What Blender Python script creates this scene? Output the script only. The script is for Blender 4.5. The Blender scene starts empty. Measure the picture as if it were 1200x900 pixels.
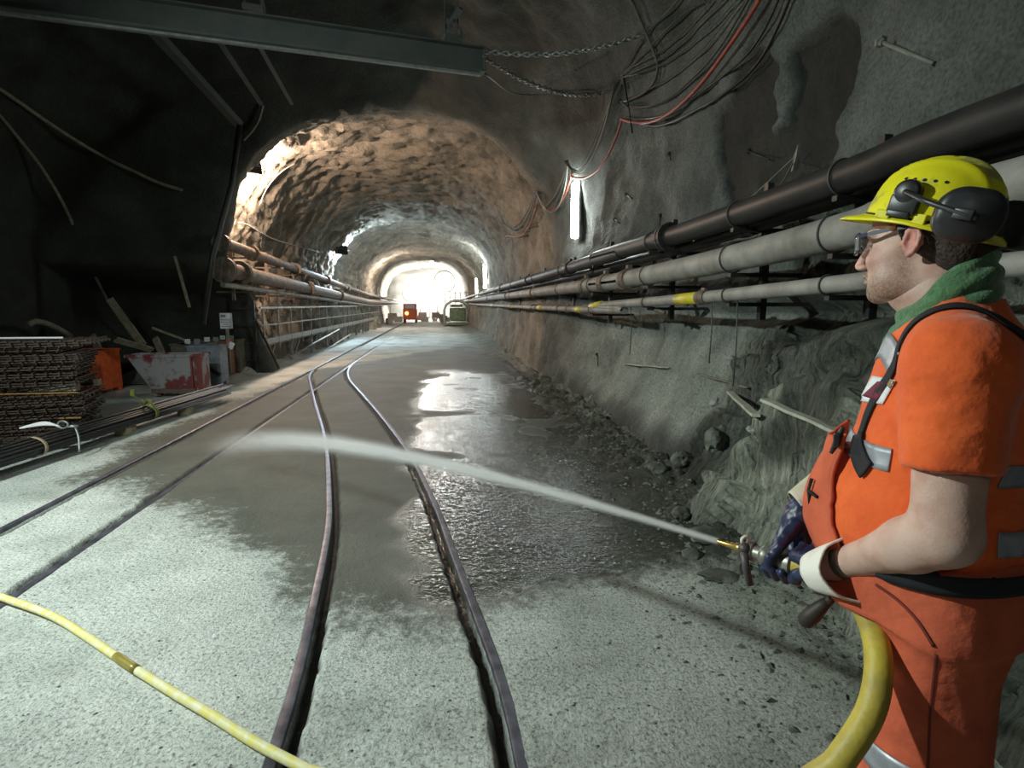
import bpy, bmesh, math, random
import numpy as np
from mathutils import Vector, Matrix, noise as mn
from mathutils.bvhtree import BVHTree
PI = math.pi
rnd = random.Random(7)
C = bpy.context.scene.collection
scn = bpy.context.scene

# ---------------------------------------------------------------- camera
FPX, CAMZ = 650.0, 1.6
YAW = math.atan(85/650); PITCH = math.radians(8.16)
cam_d = bpy.data.cameras.new('camera'); cam = bpy.data.objects.new('camera', cam_d); C.objects.link(cam)
cam_d.sensor_width = 36; cam_d.lens = 36*FPX/1200; cam_d.clip_start = 0.05; cam_d.clip_end = 300
cam.location = (0, 0, CAMZ); cam.rotation_euler = (PI/2-PITCH, 0, -YAW)
scn.camera = cam
def ray(px, py):
    u = (px-600)/FPX; v = (450-py)/FPX
    f = math.cos(PITCH)+v*math.sin(PITCH); z = -math.sin(PITCH)+v*math.cos(PITCH)
    return Vector((u*math.cos(YAW)+f*math.sin(YAW), -u*math.sin(YAW)+f*math.cos(YAW), z))
def at(px, py, axis, val):          # survey: where the sight line meets the plane axis=val
    d = ray(px, py); o = Vector((0, 0, CAMZ)); return o+d*((val-o[axis])/d[axis])
def G(px, py, z=0.0): return at(px, py, 2, z)

# ---------------------------------------------------------------- materials
def nt(name):
    m = bpy.data.materials.new(name); m.use_nodes = True
    n = m.node_tree; b = n.nodes['Principled BSDF']; return m, n, b
def nd(n, t, **k):
    x = n.nodes.new(t)
    for a, v in k.items():
        if a.startswith('i_'):
            key = a[2:]; key = int(key) if key.isdigit() else key.replace('_', ' ')
            x.inputs[key].default_value = v
        else: setattr(x, a, v)
    return x
def ramp(n, fac, stops):
    r = nd(n, 'ShaderNodeValToRGB'); e = r.color_ramp.elements
    while len(e) < len(stops): e.new(0.5)
    for q, (p, c) in zip(e, stops): q.position = p; q.color = (*c, 1) if len(c) == 3 else c
    n.links.new(fac, r.inputs[0]); return r
MATS = {}
def mat(name, col, rough=0.6, metal=0.0, col2=None, scale=8.0, bump=0.0, bscale=None, spec=0.5, detail=5, coords='Object', sheen=0, c_lo=.38, c_hi=.62):
    if name in MATS: return MATS[name]
    m, n, b = nt(name); L = n.links.new
    b.inputs['Roughness'].default_value = rough; b.inputs['Metallic'].default_value = metal
    b.inputs['Specular IOR Level'].default_value = spec
    if sheen: b.inputs['Sheen Weight'].default_value = sheen
    tc = nd(n, 'ShaderNodeTexCoord')
    if col2 is None: col2 = tuple(c*0.72 for c in col)
    no = nd(n, 'ShaderNodeTexNoise', i_Scale=scale, i_Detail=detail, i_Roughness=.6); L(tc.outputs[coords], no.inputs['Vector'])
    r = ramp(n, no.outputs['Fac'], [(c_lo, col2), (c_hi, col)]); L(r.outputs[0], b.inputs['Base Color'])
    if bump:
        nb = nd(n, 'ShaderNodeTexNoise', i_Scale=bscale or scale*4, i_Detail=6.0); L(tc.outputs[coords], nb.inputs['Vector'])
        bp = nd(n, 'ShaderNodeBump', i_Strength=1.0, i_Distance=bump); L(nb.outputs['Fac'], bp.inputs['Height']); L(bp.outputs[0], b.inputs['Normal'])
    MATS[name] = m; return m
def emat(name, col, s):
    m = bpy.data.materials.new(name); m.use_nodes = True; n = m.node_tree
    n.nodes.clear(); e = nd(n, 'ShaderNodeEmission'); e.inputs[0].default_value = (*col, 1); e.inputs[1].default_value = s
    o = nd(n, 'ShaderNodeOutputMaterial'); n.links.new(e.outputs[0], o.inputs[0]); MATS[name] = m; return m

# ---------------------------------------------------------------- object helpers
def tag(o, label=None, cat=None, group=None, kind=None):
    if label: o['label'] = label
    if cat: o['category'] = cat
    if group: o['group'] = group
    if kind: o['kind'] = kind
    return o
def empty(name, label, cat, loc=(0, 0, 0), rotz=0, group=None):
    o = bpy.data.objects.new(name, None); C.objects.link(o); o.empty_display_size = .1
    o.location = loc; o.rotation_euler = (0, 0, rotz)
    return tag(o, label, cat, group)
def mesh_obj(name, verts, faces, m, parent=None, smooth=True, loc=None):
    me = bpy.data.meshes.new(name); me.from_pydata([tuple(v) for v in verts], [], [tuple(f) for f in faces]); me.update()
    if smooth: me.polygons.foreach_set('use_smooth', [True]*len(me.polygons))
    if m: me.materials.append(m)
    o = bpy.data.objects.new(name, me); C.objects.link(o)
    if parent: o.parent = parent
    if loc: o.location = loc
    return o
def np_obj(name, V, Fq, m, parent=None, smooth=True):
    me = bpy.data.meshes.new(name); V = np.asarray(V, np.float32); Fq = np.asarray(Fq, np.int32)
    me.vertices.add(len(V)); me.vertices.foreach_set('co', V.ravel())
    k = Fq.shape[1]; me.loops.add(Fq.size); me.loops.foreach_set('vertex_index', Fq.ravel())
    me.polygons.add(len(Fq)); me.polygons.foreach_set('loop_start', np.arange(0, Fq.size, k, dtype=np.int32))
    me.polygons.foreach_set('use_smooth', np.full(len(Fq), smooth)); me.update(calc_edges=True); me.validate()
    if m: me.materials.append(m)
    o = bpy.data.objects.new(name, me); C.objects.link(o)
    if parent: o.parent = parent
    return o
class MB:
    """collects shapes of ONE part into one mesh"""
    def __init__(s): s.v = []; s.f = []
    def add(s, vs, fs):
        k = len(s.v); s.v += [tuple(v) for v in vs]; s.f += [tuple(i+k for i in f) for f in fs]; return s
    def box(s, c, d, rot=None, bev=0.0):
        x, y, z = d[0]/2, d[1]/2, d[2]/2
        if bev > 0:
            bm = bmesh.new(); bmesh.ops.create_cube(bm, size=1); bmesh.ops.scale(bm, vec=d, verts=bm.verts)
            bmesh.ops.bevel(bm, geom=list(bm.edges), offset=bev, segments=2, affect='EDGES', profile=.5)
            vs = [v.co.copy() for v in bm.verts]; fs = [[v.index for v in f.verts] for f in bm.faces]; bm.free()
        else:
            vs = [Vector((a*x, b*y, e*z)) for a in (-1, 1) for b in (-1, 1) for e in (-1, 1)]
            fs = [(0, 1, 3, 2), (4, 6, 7, 5), (0, 4, 5, 1), (2, 3, 7, 6), (0, 2, 6, 4), (1, 5, 7, 3)]
        if rot is not None: vs = [rot @ v for v in vs]
        return s.add([v+Vector(c) for v in vs], fs)
    def beam(s, a, b, w, h, up=Vector((0, 0, 1))):
        a = Vector(a); b = Vector(b); d = (b-a); l = d.length; d.normalize()
        sd = d.cross(up); sd = sd.normalized() if sd.length > 1e-4 else Vector((1, 0, 0)); u2 = sd.cross(d)
        rot = Matrix((sd, d, u2)).transposed(); return s.box((a+b)/2, (w, l, h), rot)
    def tube(s, pts, r, seg=10, cap=True, closed=False):
        pts = [Vector(p) for p in pts]; n = len(pts); rs = r if hasattr(r, '__len__') else [r]*n
        base = len(s.v); t0 = (pts[1]-pts[0]).normalized()
        nx = t0.orthogonal().normalized(); prev = t0
        for i, p in enumerate(pts):
            if closed: t = (pts[(i+1) % n]-pts[i-1]).normalized()
            else: t = (pts[min(i+1, n-1)]-pts[max(i-1, 0)]).normalized()
            q = prev.rotation_difference(t); nx = (q @ nx); nx = (nx-t*nx.dot(t)).normalized(); prev = t
            by = t.cross(nx)
            for k in range(seg):
                a = 2*PI*k/seg; s.v.append(tuple(p+nx*(math.cos(a)*rs[i])+by*(math.sin(a)*rs[i])))
        m = n if closed else n-1
        for i in range(m):
            for k in range(seg):
                j = (i+1) % n
                s.f.append((base+i*seg+k, base+i*seg+(k+1) % seg, base+j*seg+(k+1) % seg, base+j*seg+k))
        if cap and not closed:
            s.f.append(tuple(base+k for k in reversed(range(seg)))); s.f.append(tuple(base+(n-1)*seg+k for k in range(seg)))
        return s
    def disc_lathe(s, a, b, prof, seg=20):   # prof: list of (t along a->b in metres, radius)
        a = Vector(a); b = Vector(b); d = (b-a).normalized(); nx = d.orthogonal().normalized(); by = d.cross(nx); base = len(s.v)
        for t, r in prof:
            for k in range(seg):
                an = 2*PI*k/seg; s.v.append(tuple(a+d*t+nx*(math.cos(an)*r)+by*(math.sin(an)*r)))
        for i in range(len(prof)-1):
            for k in range(seg): s.f.append((base+i*seg+k, base+i*seg+(k+1) % seg, base+(i+1)*seg+(k+1) % seg, base+(i+1)*seg+k))
        s.f.append(tuple(base+k for k in reversed(range(seg)))); s.f.append(tuple(base+(len(prof)-1)*seg+k for k in range(seg)))
        return s
    def build(s, name, m, parent=None, smooth=False, loc=None):
        o = mesh_obj(name, s.v, s.f, m, parent, smooth, loc)
        return o
def smooth_by_angle(o, ang=35):
    o.data.set_sharp_from_angle(angle=math.radians(ang)) if hasattr(o.data, 'set_sharp_from_angle') else None
    o.data.polygons.foreach_set('use_smooth', [True]*len(o.data.polygons)); return o
def spline(pts, n=8):
    """Catmull-Rom through pts"""
    P = [Vector(p) for p in pts]; P = [P[0]*2-P[1]]+P+[P[-1]*2-P[-2]]; out = []
    for i in range(1, len(P)-2):
        a, b, c, d = P[i-1:i+3]
        for k in range(n):
            t = k/n; out.append(.5*((2*b)+(c-a)*t+(2*a-5*b+4*c-d)*t*t+(3*b-a-3*c+d)*t**3))
    out.append(P[-2]); return out
def ss(a, b, x):
    t = min(1, max(0, (x-a)/(b-a))); return t*t*(3-2*t)
def nssm(a, b, x):
    t = np.clip((x-a)/(b-a), 0, 1); return t*t*(3-2*t)
# ================================================================ SETTING: rock shell, floor
def lerp_table(tab, y):
    if y <= tab[0][0]: return tab[0][1]
    for (a, va), (b, vb) in zip(tab, tab[1:]):
        if y <= b:
            t = ss(a, b, y); return va+(vb-va)*t
    return tab[-1][1]
T_ar = [(7.5, 2.95), (11.2, 2.55), (24.2, 2.45), (25.0, 2.65), (40.5, 2.45), (41.2, 2.2), (43, 2.5)]
T_al = [(11.3, -7.3), (12.1, -4.3), (12.6, -4.3), (12.95, -4.8), (17, -4.75), (24.3, -4.4), (24.8, -4.4), (25.1, -4.95), (30, -4.7), (40.4, -4.3), (41.2, -4.6), (44, -4.6), (56, -5.6)]
T_H = [(5.0, 7.0), (9.5, 6.6), (12.4, 5.45), (13.2, 5.6), (24.3, 5.0), (25.2, 5.25), (40.4, 4.9), (41.3, 5.0), (55, 5.6)]
T_cx = [(8, -2.1), (12.2, -0.95), (60, -0.95)]
def section(y):
    ar, al, H, cx = lerp_table(T_ar, y), lerp_table(T_al, y), lerp_table(T_H, y), lerp_table(T_cx, y)
    zs = lerp_table([(8, 3.3), (12.2, 2.3)], y); ex = 2/2.45
    fr = 2.2; kr = ar-.15
    pts = [(fr-.05, -.25), (fr, 0), ((fr+kr)/2+.02, .6), (kr, 1.25), (ar-.02, 2.0), (ar, zs)]
    S = [0, .03, .09, .15, .21, .28]
    for i in range(1, 25):
        a = i/24*PI/2; pts.append((cx+(ar-cx)*math.cos(a)**ex, zs+(H-zs)*math.sin(a)**ex)); S.append(.28+.26*i/24)
    for i in range(1, 25):
        a = (1-i/24)*PI/2; pts.append((cx+(al-cx)*math.cos(a)**ex, zs+(H-zs)*math.sin(a)**ex)); S.append(.54+.26*i/24)
    pts += [(al+.02, 1.2), (al+.3, 0), (al+.35, -.25)]; S += [.9, .98, 1.0]
    return np.array(S), np.array(pts)
Ys = np.concatenate([np.arange(-5.5, 0.6, .14), np.arange(.6, 7.5, .032), np.arange(7.5, 11.3, .06), np.arange(11.3, 13.3, .035), np.arange(13.3, 24.2, .09), np.arange(24.2, 25.4, .05), np.arange(25.4, 40.3, .25), np.arange(40.3, 41.6, .1), np.arange(41.6, 63.5, .6)])
Ss = np.concatenate([np.linspace(0, .30, 150)[:-1], np.linspace(.30, .54, 110)[:-1], np.linspace(.54, .82, 110)[:-1], np.linspace(.82, 1, 46)])
def fn(x, y, z, s, o=4, seed=0.0): return mn.fractal(Vector((x*s+seed, y*s+seed*.7, z*s-seed)), 1.0, 2.1, o)
def ridge(x, y, z, s, seed=0.0):
    return 1-abs(mn.noise(Vector((x*s+seed, y*s-seed, z*s+seed))))*2
NY, NS = len(Ys), len(Ss)
shell = np.zeros((NY, NS, 3)); foli = np.zeros((NY, NS)); damp = np.zeros((NY, NS)); paint = np.zeros((NY, NS)); dark_rock_shade = np.zeros((NY, NS)); slab = np.zeros((NY, NS))
def blob2(y, z, y0, z0, ry, rz): return math.sqrt(((y-y0)/ry)**2+((z-z0)/rz)**2)
for i, y in enumerate(Ys):
    S, P = section(y); X = np.interp(Ss, S, P[:, 0]); Z = np.interp(Ss, S, P[:, 1])
    dX, dZ = np.gradient(X), np.gradient(Z); nl = np.hypot(dX, dZ)+1e-9; NX, NZ = dZ/nl, -dX/nl     # outward
    for j in range(NS):
        s, x, z = Ss[j], float(X[j]), float(Z[j]); nx, nz = float(NX[j]), float(NZ[j])
        px_, py_, pz_ = x, float(y), z
        big = fn(x, y, z, .45, 3, 3.1); med = fn(x, y, z, 1.6, 4, 9.2)
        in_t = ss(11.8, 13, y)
        amp = .16*big+.035*med
        amp += in_t*((.15-.05*ss(.62, .40, s))*abs(fn(x*.62+y*.2, y*1.35, z*.75, 1.5, 5, 5.5))*2.0+.03*(mn.cell_vector(mn.voronoi(Vector((x*1.6, y*.9+z*.9+.5*med, z*1.4)))[1][0]*29).x-.5)+.03*fn(x, y, z, 6, 2, 1.0))*(1.0 if y < 42 else .6)*(.35+.65*ss(.22, .4, s))
        rugged = ss(11.5, 8.5, y)*ss(.34, .5, s)      # cavern roof and left wall
        amp += rugged*.14*med
        fo = 0.0; dm = 0.0; sl_ = 0.0
        if s < .30 and y < 12.5:
            # the lower wall: shotcrete apron with bare foliated schist near the worker
            outc = ss(-.07, .10, (4.15-.85*max(z, 0))-y+.20*mn.noise(Vector((y*2.2, z*2.2, 4))))*ss(1.8, 1.5, z)
            broken = ss(-.25, .25, (5.0-.35*z+.5*mn.noise(Vector((y*1.3, z*1.3, 8))))-y)*ss(2.9, 2.1, z+.3*med)
            fo = max(outc, broken); sl_ = max(outc, (1-broken)*ss(1.8, 1.35, z)*ss(11, 8.5, y)*ss(.0, .5, z+.2*med))
            u_ = (-y*.50+z*.87); w_ = (y*.87+z*.50)
            lay = sum(.55**k*(1-2.2*abs(mn.noise(Vector((u_*1.0*2.1**k, (w_*4.5+.5*med)*2.1**k, 2.0+k*5.3))))) for k in range(4))
            q = Vector((u_*1.5+.3*med, w_*2.6+.25*lay, 7.0)); _, vp = mn.voronoi(q); c0 = mn.cell_vector(vp[0]*37.0); dq = q-vp[0]
            q2 = q*2.7; _, vp2 = mn.voronoi(q2); c2 = mn.cell_vector(vp2[0]*31.0); dq2 = q2-vp2[0]
            amp += fo*(-.030*lay+.17*(c0.z-.5)+.22*((c0.x-.5)*dq.x+(c0.y-.5)*dq.y)+.05*(c2.z-.5)+.09*((c2.x-.5)*dq2.x+(c2.y-.5)*dq2.y))
            # outcrop leans into the tunnel
            lean = outc*(.36+.26*ss(0, 1.1, z))*ss(1.85, 1.4, z)
            px_ -= lean*1.0
            amp += (1-fo)*.02*fn(x, y, z, 5, 3, 2.2)
            # overhang crevice just above the outcrop
            amp += .22*math.exp(-((z-(1.58-.03*(y-3)))/.09)**2)*ss(6.4, 5.2, y)*ss(.2, 1.6, y)
            amp -= .10*math.exp(-((z-1.72)/.12)**2)*ss(6.4, 5.2, y)
            # apron wedge ridges
            amp += .10*ridge(0, y*.9+z*.8, 0, 1.1, 3.3)*ss(2.0, 1.0, z)*ss(5.4, 6.2, y)*.8
        if y < 12 and s < .5:
            a = blob2(y, z, 5.22, 3.2, .42, .62); b = blob2(y, z, 4.30, 3.33, .36, .46); c_ = blob2(y, z, 4.75, 2.75, .75, .35)
            dd = min(a, b, c_)+.35*fn(x, y, z, 2.4, 3, 6.6); dm = ss(1.12, .92, dd)
            amp += dm*.07+.03*dm*med
            dm = max(dm, .8*ss(.5, .8, fo)*ss(.05, -.25, mn.noise(Vector((y*1.6, z*2.0+y*.9, 11)))))
            # dark wet foot
            dm = max(dm, .75*ss(.42, .12, z+.25*mn.noise(Vector((y*2.1, 0, 3))))*ss(2.3, 4.4, y)*ss(12, 10, y))
        rec = 1.75*ss(.795, .85, s)*ss(10.3, 11.5, y)*(1-ss(13.2, 17.5, y))
        shell[i, j] = (px_+nx*amp, py_+rec+.10*fn(x, y, z, 1.1, 2, 7.7)*(ss(.4, .6, s) if y < 12.6 else .4), pz_+nz*amp)
        foli[i, j] = fo; slab[i, j] = sl_; damp[i, j] = dm; paint[i, j] = in_t; dark_rock_shade[i, j] = ss(12.5, 11.9, y)*ss(.27, .46, s+.05*med)  # last mask: dark bare rock at left, plus shade painted over the cavern roof

def rock_material():
    m, n, b = nt('shotcrete_rock'); L = n.links.new
    tc = nd(n, 'ShaderNodeTexCoord'); geo = nd(n, 'ShaderNodeNewGeometry')
    aF = nd(n, 'ShaderNodeAttribute', attribute_name='foliation'); aD = nd(n, 'ShaderNodeAttribute', attribute_name='damp'); aT = nd(n, 'ShaderNodeAttribute', attribute_name='inner')
    n1 = nd(n, 'ShaderNodeTexNoise', i_Scale=1.3, i_Detail=8.0, i_Roughness=.62); L(tc.outputs['Object'], n1.inputs['Vector'])
    n2 = nd(n, 'ShaderNodeTexNoise', i_Scale=42.0, i_Detail=3.0); L(tc.outputs['Object'], n2.inputs['Vector'])
    shot = ramp(n, n1.outputs['Fac'], [(.30, (.050, .055, .050)), (.5, (.10, .107, .098)), (.72, (.165, .172, .158))])
    spk = ramp(n, n2.outputs['Fac'], [(.33, (.55, .55, .55)), (.52, (1, 1, 1)), (.7, (1.25, 1.25, 1.22))])
    mul = nd(n, 'ShaderNodeMix', data_type='RGBA', blend_type='MULTIPLY', i_Factor=.85); L(shot.outputs[0], mul.inputs['A']); L(spk.outputs[0], mul.inputs['B'])
    # schist: streaks along the layering
    mp = nd(n, 'ShaderNodeMapping'); mp.inputs['Rotation'].default_value = (math.radians(30.0), 0, 0); mp.inputs['Scale'].default_value = (1, 7.0, 1.0)
    L(tc.outputs['Object'], mp.inputs['Vector'])
    n3 = nd(n, 'ShaderNodeTexNoise', i_Scale=4.2, i_Detail=13.0, i_Roughness=.80, i_Distortion=.12); L(mp.outputs[0], n3.inputs['Vector'])
    sch = ramp(n, n3.outputs['Fac'], [(.40, (.035, .04, .033)), (.455, (.15, .16, .135)), (.55, (.27, .28, .24)), (.66, (.46, .47, .41))])
    aL = nd(n, 'ShaderNodeAttribute', attribute_name='slab'); sl = ramp(n, aL.outputs['Fac'], [(0.0, (.55, .56, .54)), (1.0, (1.45, 1.45, 1.38))])
    s2 = nd(n, 'ShaderNodeMix', data_type='RGBA', blend_type='MULTIPLY', i_Factor=1.0); L(sch.outputs[0], s2.inputs['A']); L(sl.outputs[0], s2.inputs['B'])
    mx = nd(n, 'ShaderNodeMix', data_type='RGBA'); s3 = ramp(n, aL.outputs['Fac'], [(0.0, (1, 1, 1)), (1.0, (2.5, 2.5, 2.42))]); s4 = nd(n, 'ShaderNodeMix', data_type='RGBA', blend_type='MULTIPLY', i_Factor=1.0); L(mul.outputs['Result'], s4.inputs['A']); L(s3.outputs[0], s4.inputs['B'])
    L(aF.outputs['Fac'], mx.inputs['Factor']); L(s4.outputs['Result'], mx.inputs['A']); L(s2.outputs['Result'], mx.inputs['B'])
    # warmer, lighter tint on the inner tunnel lining
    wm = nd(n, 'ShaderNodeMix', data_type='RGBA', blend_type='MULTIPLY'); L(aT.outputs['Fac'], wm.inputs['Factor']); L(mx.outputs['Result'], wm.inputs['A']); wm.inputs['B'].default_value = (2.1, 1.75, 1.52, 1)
    dk = nd(n, 'ShaderNodeMix', data_type='RGBA', blend_type='MULTIPLY'); L(aD.outputs['Fac'], dk.inputs['Factor']); L(wm.outputs['Result'], dk.inputs['A']); dk.inputs['B'].default_value = (.11, .118, .105, 1)
    aS = nd(n, 'ShaderNodeAttribute', attribute_name='dark_rock_shade'); dz = nd(n, 'ShaderNodeMix', data_type='RGBA', blend_type='MULTIPLY'); L(aS.outputs['Fac'], dz.inputs['Factor']); L(dk.outputs['Result'], dz.inputs['A']); dz.inputs['B'].default_value = (.24, .25, .21, 1)
    L(dz.outputs['Result'], b.inputs['Base Color'])
    rg = nd(n, 'ShaderNodeMapRange', i_From_Min=0.0, i_From_Max=1.0, i_To_Min=.88, i_To_Max=.62); L(aD.outputs['Fac'], rg.inputs['Value']); L(rg.outputs[0], b.inputs['Roughness'])
    nb = nd(n, 'ShaderNodeTexNoise', i_Scale=16.0, i_Detail=8.0, i_Roughness=.7); L(tc.outputs['Object'], nb.inputs['Vector'])
    mb = nd(n, 'ShaderNodeMix', data_type='FLOAT'); av = nd(n, 'ShaderNodeMath', operation='ADD'); L(nb.outputs['Fac'], av.inputs[0]); L(n3.outputs['Fac'], av.inputs[1]); L(aF.outputs['Fac'], mb.inputs['Factor']); L(nb.outputs['Fac'], mb.inputs['A']); L(av.outputs[0], mb.inputs['B'])
    bd = nd(n, 'ShaderNodeMapRange', i_From_Min=0.0, i_From_Max=1.0, i_To_Min=.045, i_To_Max=.05); L(aF.outputs['Fac'], bd.inputs['Value'])
    bp = nd(n, 'ShaderNodeBump', i_Strength=.9); L(mb.outputs['Result'], bp.inputs['Height']); L(bd.outputs[0], bp.inputs['Distance']); L(bp.outputs[0], b.inputs['Normal'])
    return m
M_ROCK = rock_material()
def attr(o, name, arr):
    a = o.data.attributes.new(name, 'FLOAT', 'POINT'); a.data.foreach_set('value', np.asarray(arr, np.float32).ravel())
def grid_faces(ny, ns):
    i, j = np.meshgrid(np.arange(ny-1), np.arange(ns-1), indexing='ij'); a = i*ns+j
    return np.stack([a, a+ns, a+ns+1, a+1], -1).reshape(-1, 4)
bvhs = []
for nm, lo, hi in (('wall_right', 0, .36), ('ceiling', .36, .70), ('wall_left', .70, 1.01)):
    a, b_ = int(np.searchsorted(Ss, lo)), min(int(np.searchsorted(Ss, hi))+1, NS)
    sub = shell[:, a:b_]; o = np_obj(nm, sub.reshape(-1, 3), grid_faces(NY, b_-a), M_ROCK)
    attr(o, 'foliation', foli[:, a:b_]); attr(o, 'damp', damp[:, a:b_]); attr(o, 'inner', paint[:, a:b_]); attr(o, 'dark_rock_shade', dark_rock_shade[:, a:b_]); attr(o, 'slab', slab[:, a:b_]); tag(o, kind='structure')
    bvhs.append(BVHTree.FromPolygons([Vector(v) for v in sub.reshape(-1, 3).tolist()], [tuple(f) for f in grid_faces(NY, b_-a).tolist()]))
def wall_hit(px, py, off=.04, tries=bvhs):
    """point on the rock shell along a sight line, lifted off it by off metres"""
    o = Vector((0, 0, CAMZ)); d = ray(px, py).normalized(); best = None
    for t in tries:
        h = t.ray_cast(o, d)
        if h[0] is not None and (best is None or h[3] < best[3]): best = h
    if best is None: return o+d*8
    n = best[1]
    if n.dot(d) > 0: n = -n
    return best[0]+n*off
# end walls: the far heading and the rock behind the photographer
def end_wall(name, i):
    ring = shell[i]; c = ring.mean(0); V = [tuple(c)]; Fc = []
    K = 10
    for k in range(1, K+1):
        for j in range(0, NS, 4):
            p = c+(ring[j]-c)*k/K; w = .25*fn(*p, .8, 3)*(1 if k < K else 0); V.append((p[0], p[1]+w, p[2]))
    for k in range(1, K+1): pass
    m = len(range(0, NS, 4))
    Fc = [(0, 1+j, 1+(j+1) % m) for j in range(m)]
    for k in range(K-1):
        for j in range(m): Fc.append((1+k*m+j, 1+(k+1)*m+j, 1+(k+1)*m+(j+1) % m, 1+k*m+(j+1) % m))
    o = mesh_obj(name, V, Fc, M_ROCK); tag(o, kind='structure'); return o
end_wall('wall_far', NY-1); end_wall('wall_near', 0)

# ---- floor
XA, XB = -3.15, -2.36
R1 = [(1.0, -.60), (1.84, -.62), (2.27, -.64), (2.81, -.69), (3.94, -.82), (4.92, -1.0), (6.0, -1.22), (7.44, -1.56), (9.0, -1.97), (10.44, -2.33), (12.27, -2.79), (13.4, -3.02), (14.6, -3.13)]
R2 = [(1.0, .27), (1.72, .26), (2.15, .24), (2.69, .17), (3.41, .07), (4.36, -.06), (5.81, -.32), (7.61, -.74), (9.84, -1.32), (12.16, -1.93), (14.0, -2.25), (15.4, -2.34)]
def railx(tab, y):
    P = spline([Vector((x, yy, 0)) for yy, x in tab], 8); ys = [p.y for p in P]; xs = [p.x for p in P]
    return np.interp(y, ys, xs)
_r1y = np.linspace(-3, 14.6, 400); _r1x = railx([(-3, -.55)]+R1, _r1y); _r2y = np.linspace(-3, 15.4, 400); _r2x = railx([(-3, .30)]+R2, _r2y)
GW = .062   # groove width beside the railhead
def floor_z(X, Y):
    z = np.zeros_like(X)
    Xf, Yf = X.ravel(), Y.ravel()
    nz = np.array([.010*mn.noise(Vector((x*.8, y*.8, 0)))+.004*mn.noise(Vector((x*5, y*5, 1)))+.0025*mn.noise(Vector((x*19, y*19, 1))) for x, y in zip(Xf, Yf)]).reshape(X.shape)
    rub = nssm(1.35, 2.3, X)
    rb = np.array([abs(mn.fractal(Vector((x*3.2, y*3.2, 5)), 1, 2, 5)) if x > 1.2 else 0 for x, y in zip(Xf, Yf)]).reshape(X.shape)
    z += nz+rub*(.07+.16*rb)
    side = nssm(-4.15, -4.6, X)*nssm(12.5, 13.5, Y)
    lb = np.array([mn.fractal(Vector((x*2, y*1.2, 9)), 1, 2, 4) if (x < -3.9 and y > 12) else 0 for x, y in zip(Xf, Yf)]).reshape(X.shape)
    z += side*(.12+.18*lb)
    def groove(cx, side_, y1=1e9):
        d = (X-cx)*side_; g = nssm(-.004, .012, d)*nssm(GW+.012+.012*np.sin(Y*31)*np.sin(Y*7.3), GW-.012, d)
        return g*(Y < y1)
    g = np.maximum.reduce([groove(XA+.022, 1), groove(XB-.022, -1), groove(np.interp(Y, _r1y, _r1x)+.022, 1, 14.3), groove(np.interp(Y, _r2y, _r2x)-.022, -1, 15.2)])
    z -= g*.055
    # keep the concrete just under the rail heads
    return z, g
def poly_sd(P, X, Y):
    """signed distance (positive inside) to polygon P"""
    inside = np.zeros(X.shape, bool); dm = np.full(X.shape, 1e9); n = len(P)
    for i in range(n):
        x1, y1 = P[i]; x2, y2 = P[(i+1) % n]
        c = ((y1 > Y) != (y2 > Y)) & (X < (x2-x1)*(Y-y1)/((y2-y1) if y2 != y1 else 1e-9)+x1); inside ^= c
        t = np.clip(((X-x1)*(x2-x1)+(Y-y1)*(y2-y1))/((x2-x1)**2+(y2-y1)**2+1e-9), 0, 1)
        dm = np.minimum(dm, np.hypot(X-x1-t*(x2-x1), Y-y1-t*(y2-y1)))
    return np.where(inside, dm, -dm)
WET = [G(*q)[:2] for q in [(120, 556), (215, 598), (330, 650), (372, 706), (385, 740), (450, 742), (520, 752), (560, 748), (590, 735), (640, 702), (720, 690), (800, 672), (850, 668), (900, 700), (935, 640), (840, 560), (720, 505), (640, 450), (600, 428), (545, 405)]]+[(-3.0, 14.5), (-3.5, 9.5), (-3.6, 7.0), (-3.35, 5.6)]
def floor_patch(x0, x1, dx, ys):
    xs = np.linspace(x0, x1, int(round((x1-x0)/dx))+1); X, Y = np.meshgrid(xs, ys); Z, g = floor_z(X, Y)
    nzf = lambda a, sc, sd, o=4: np.array([mn.fractal(Vector((x*sc, y*sc, sd)), 1, 2, o) for x, y in zip(X.ravel(), Y.ravel())]).reshape(X.shape)
    sd = poly_sd(WET, X, Y)+.28*nzf(0, 1.3, 3.3)
    w = nssm(-.42, .50, sd)
    # puddled film where the wet track lies lowest
    wr = nssm(-.9, .1, X)*nssm(2.3, 1.2, X)*nssm(2.0, 3.0, Y)*nssm(16, 11, Y)
    film = w*nssm(-.2, .65, nzf(0, 1.3, 7.1, 4)+.95*wr-.20)*(.15+.85*wr)
    film = nssm(.2, .95, film)
    rub = .6*nssm(1.2, 1.75, X)+.4*nssm(-.3, 1.2, X)
    return X, Y, Z, g, w, film, rub
FV = []; FF = []; A = {k: [] for k in ('groove', 'wet', 'film', 'rubble')}; base = 0
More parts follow.
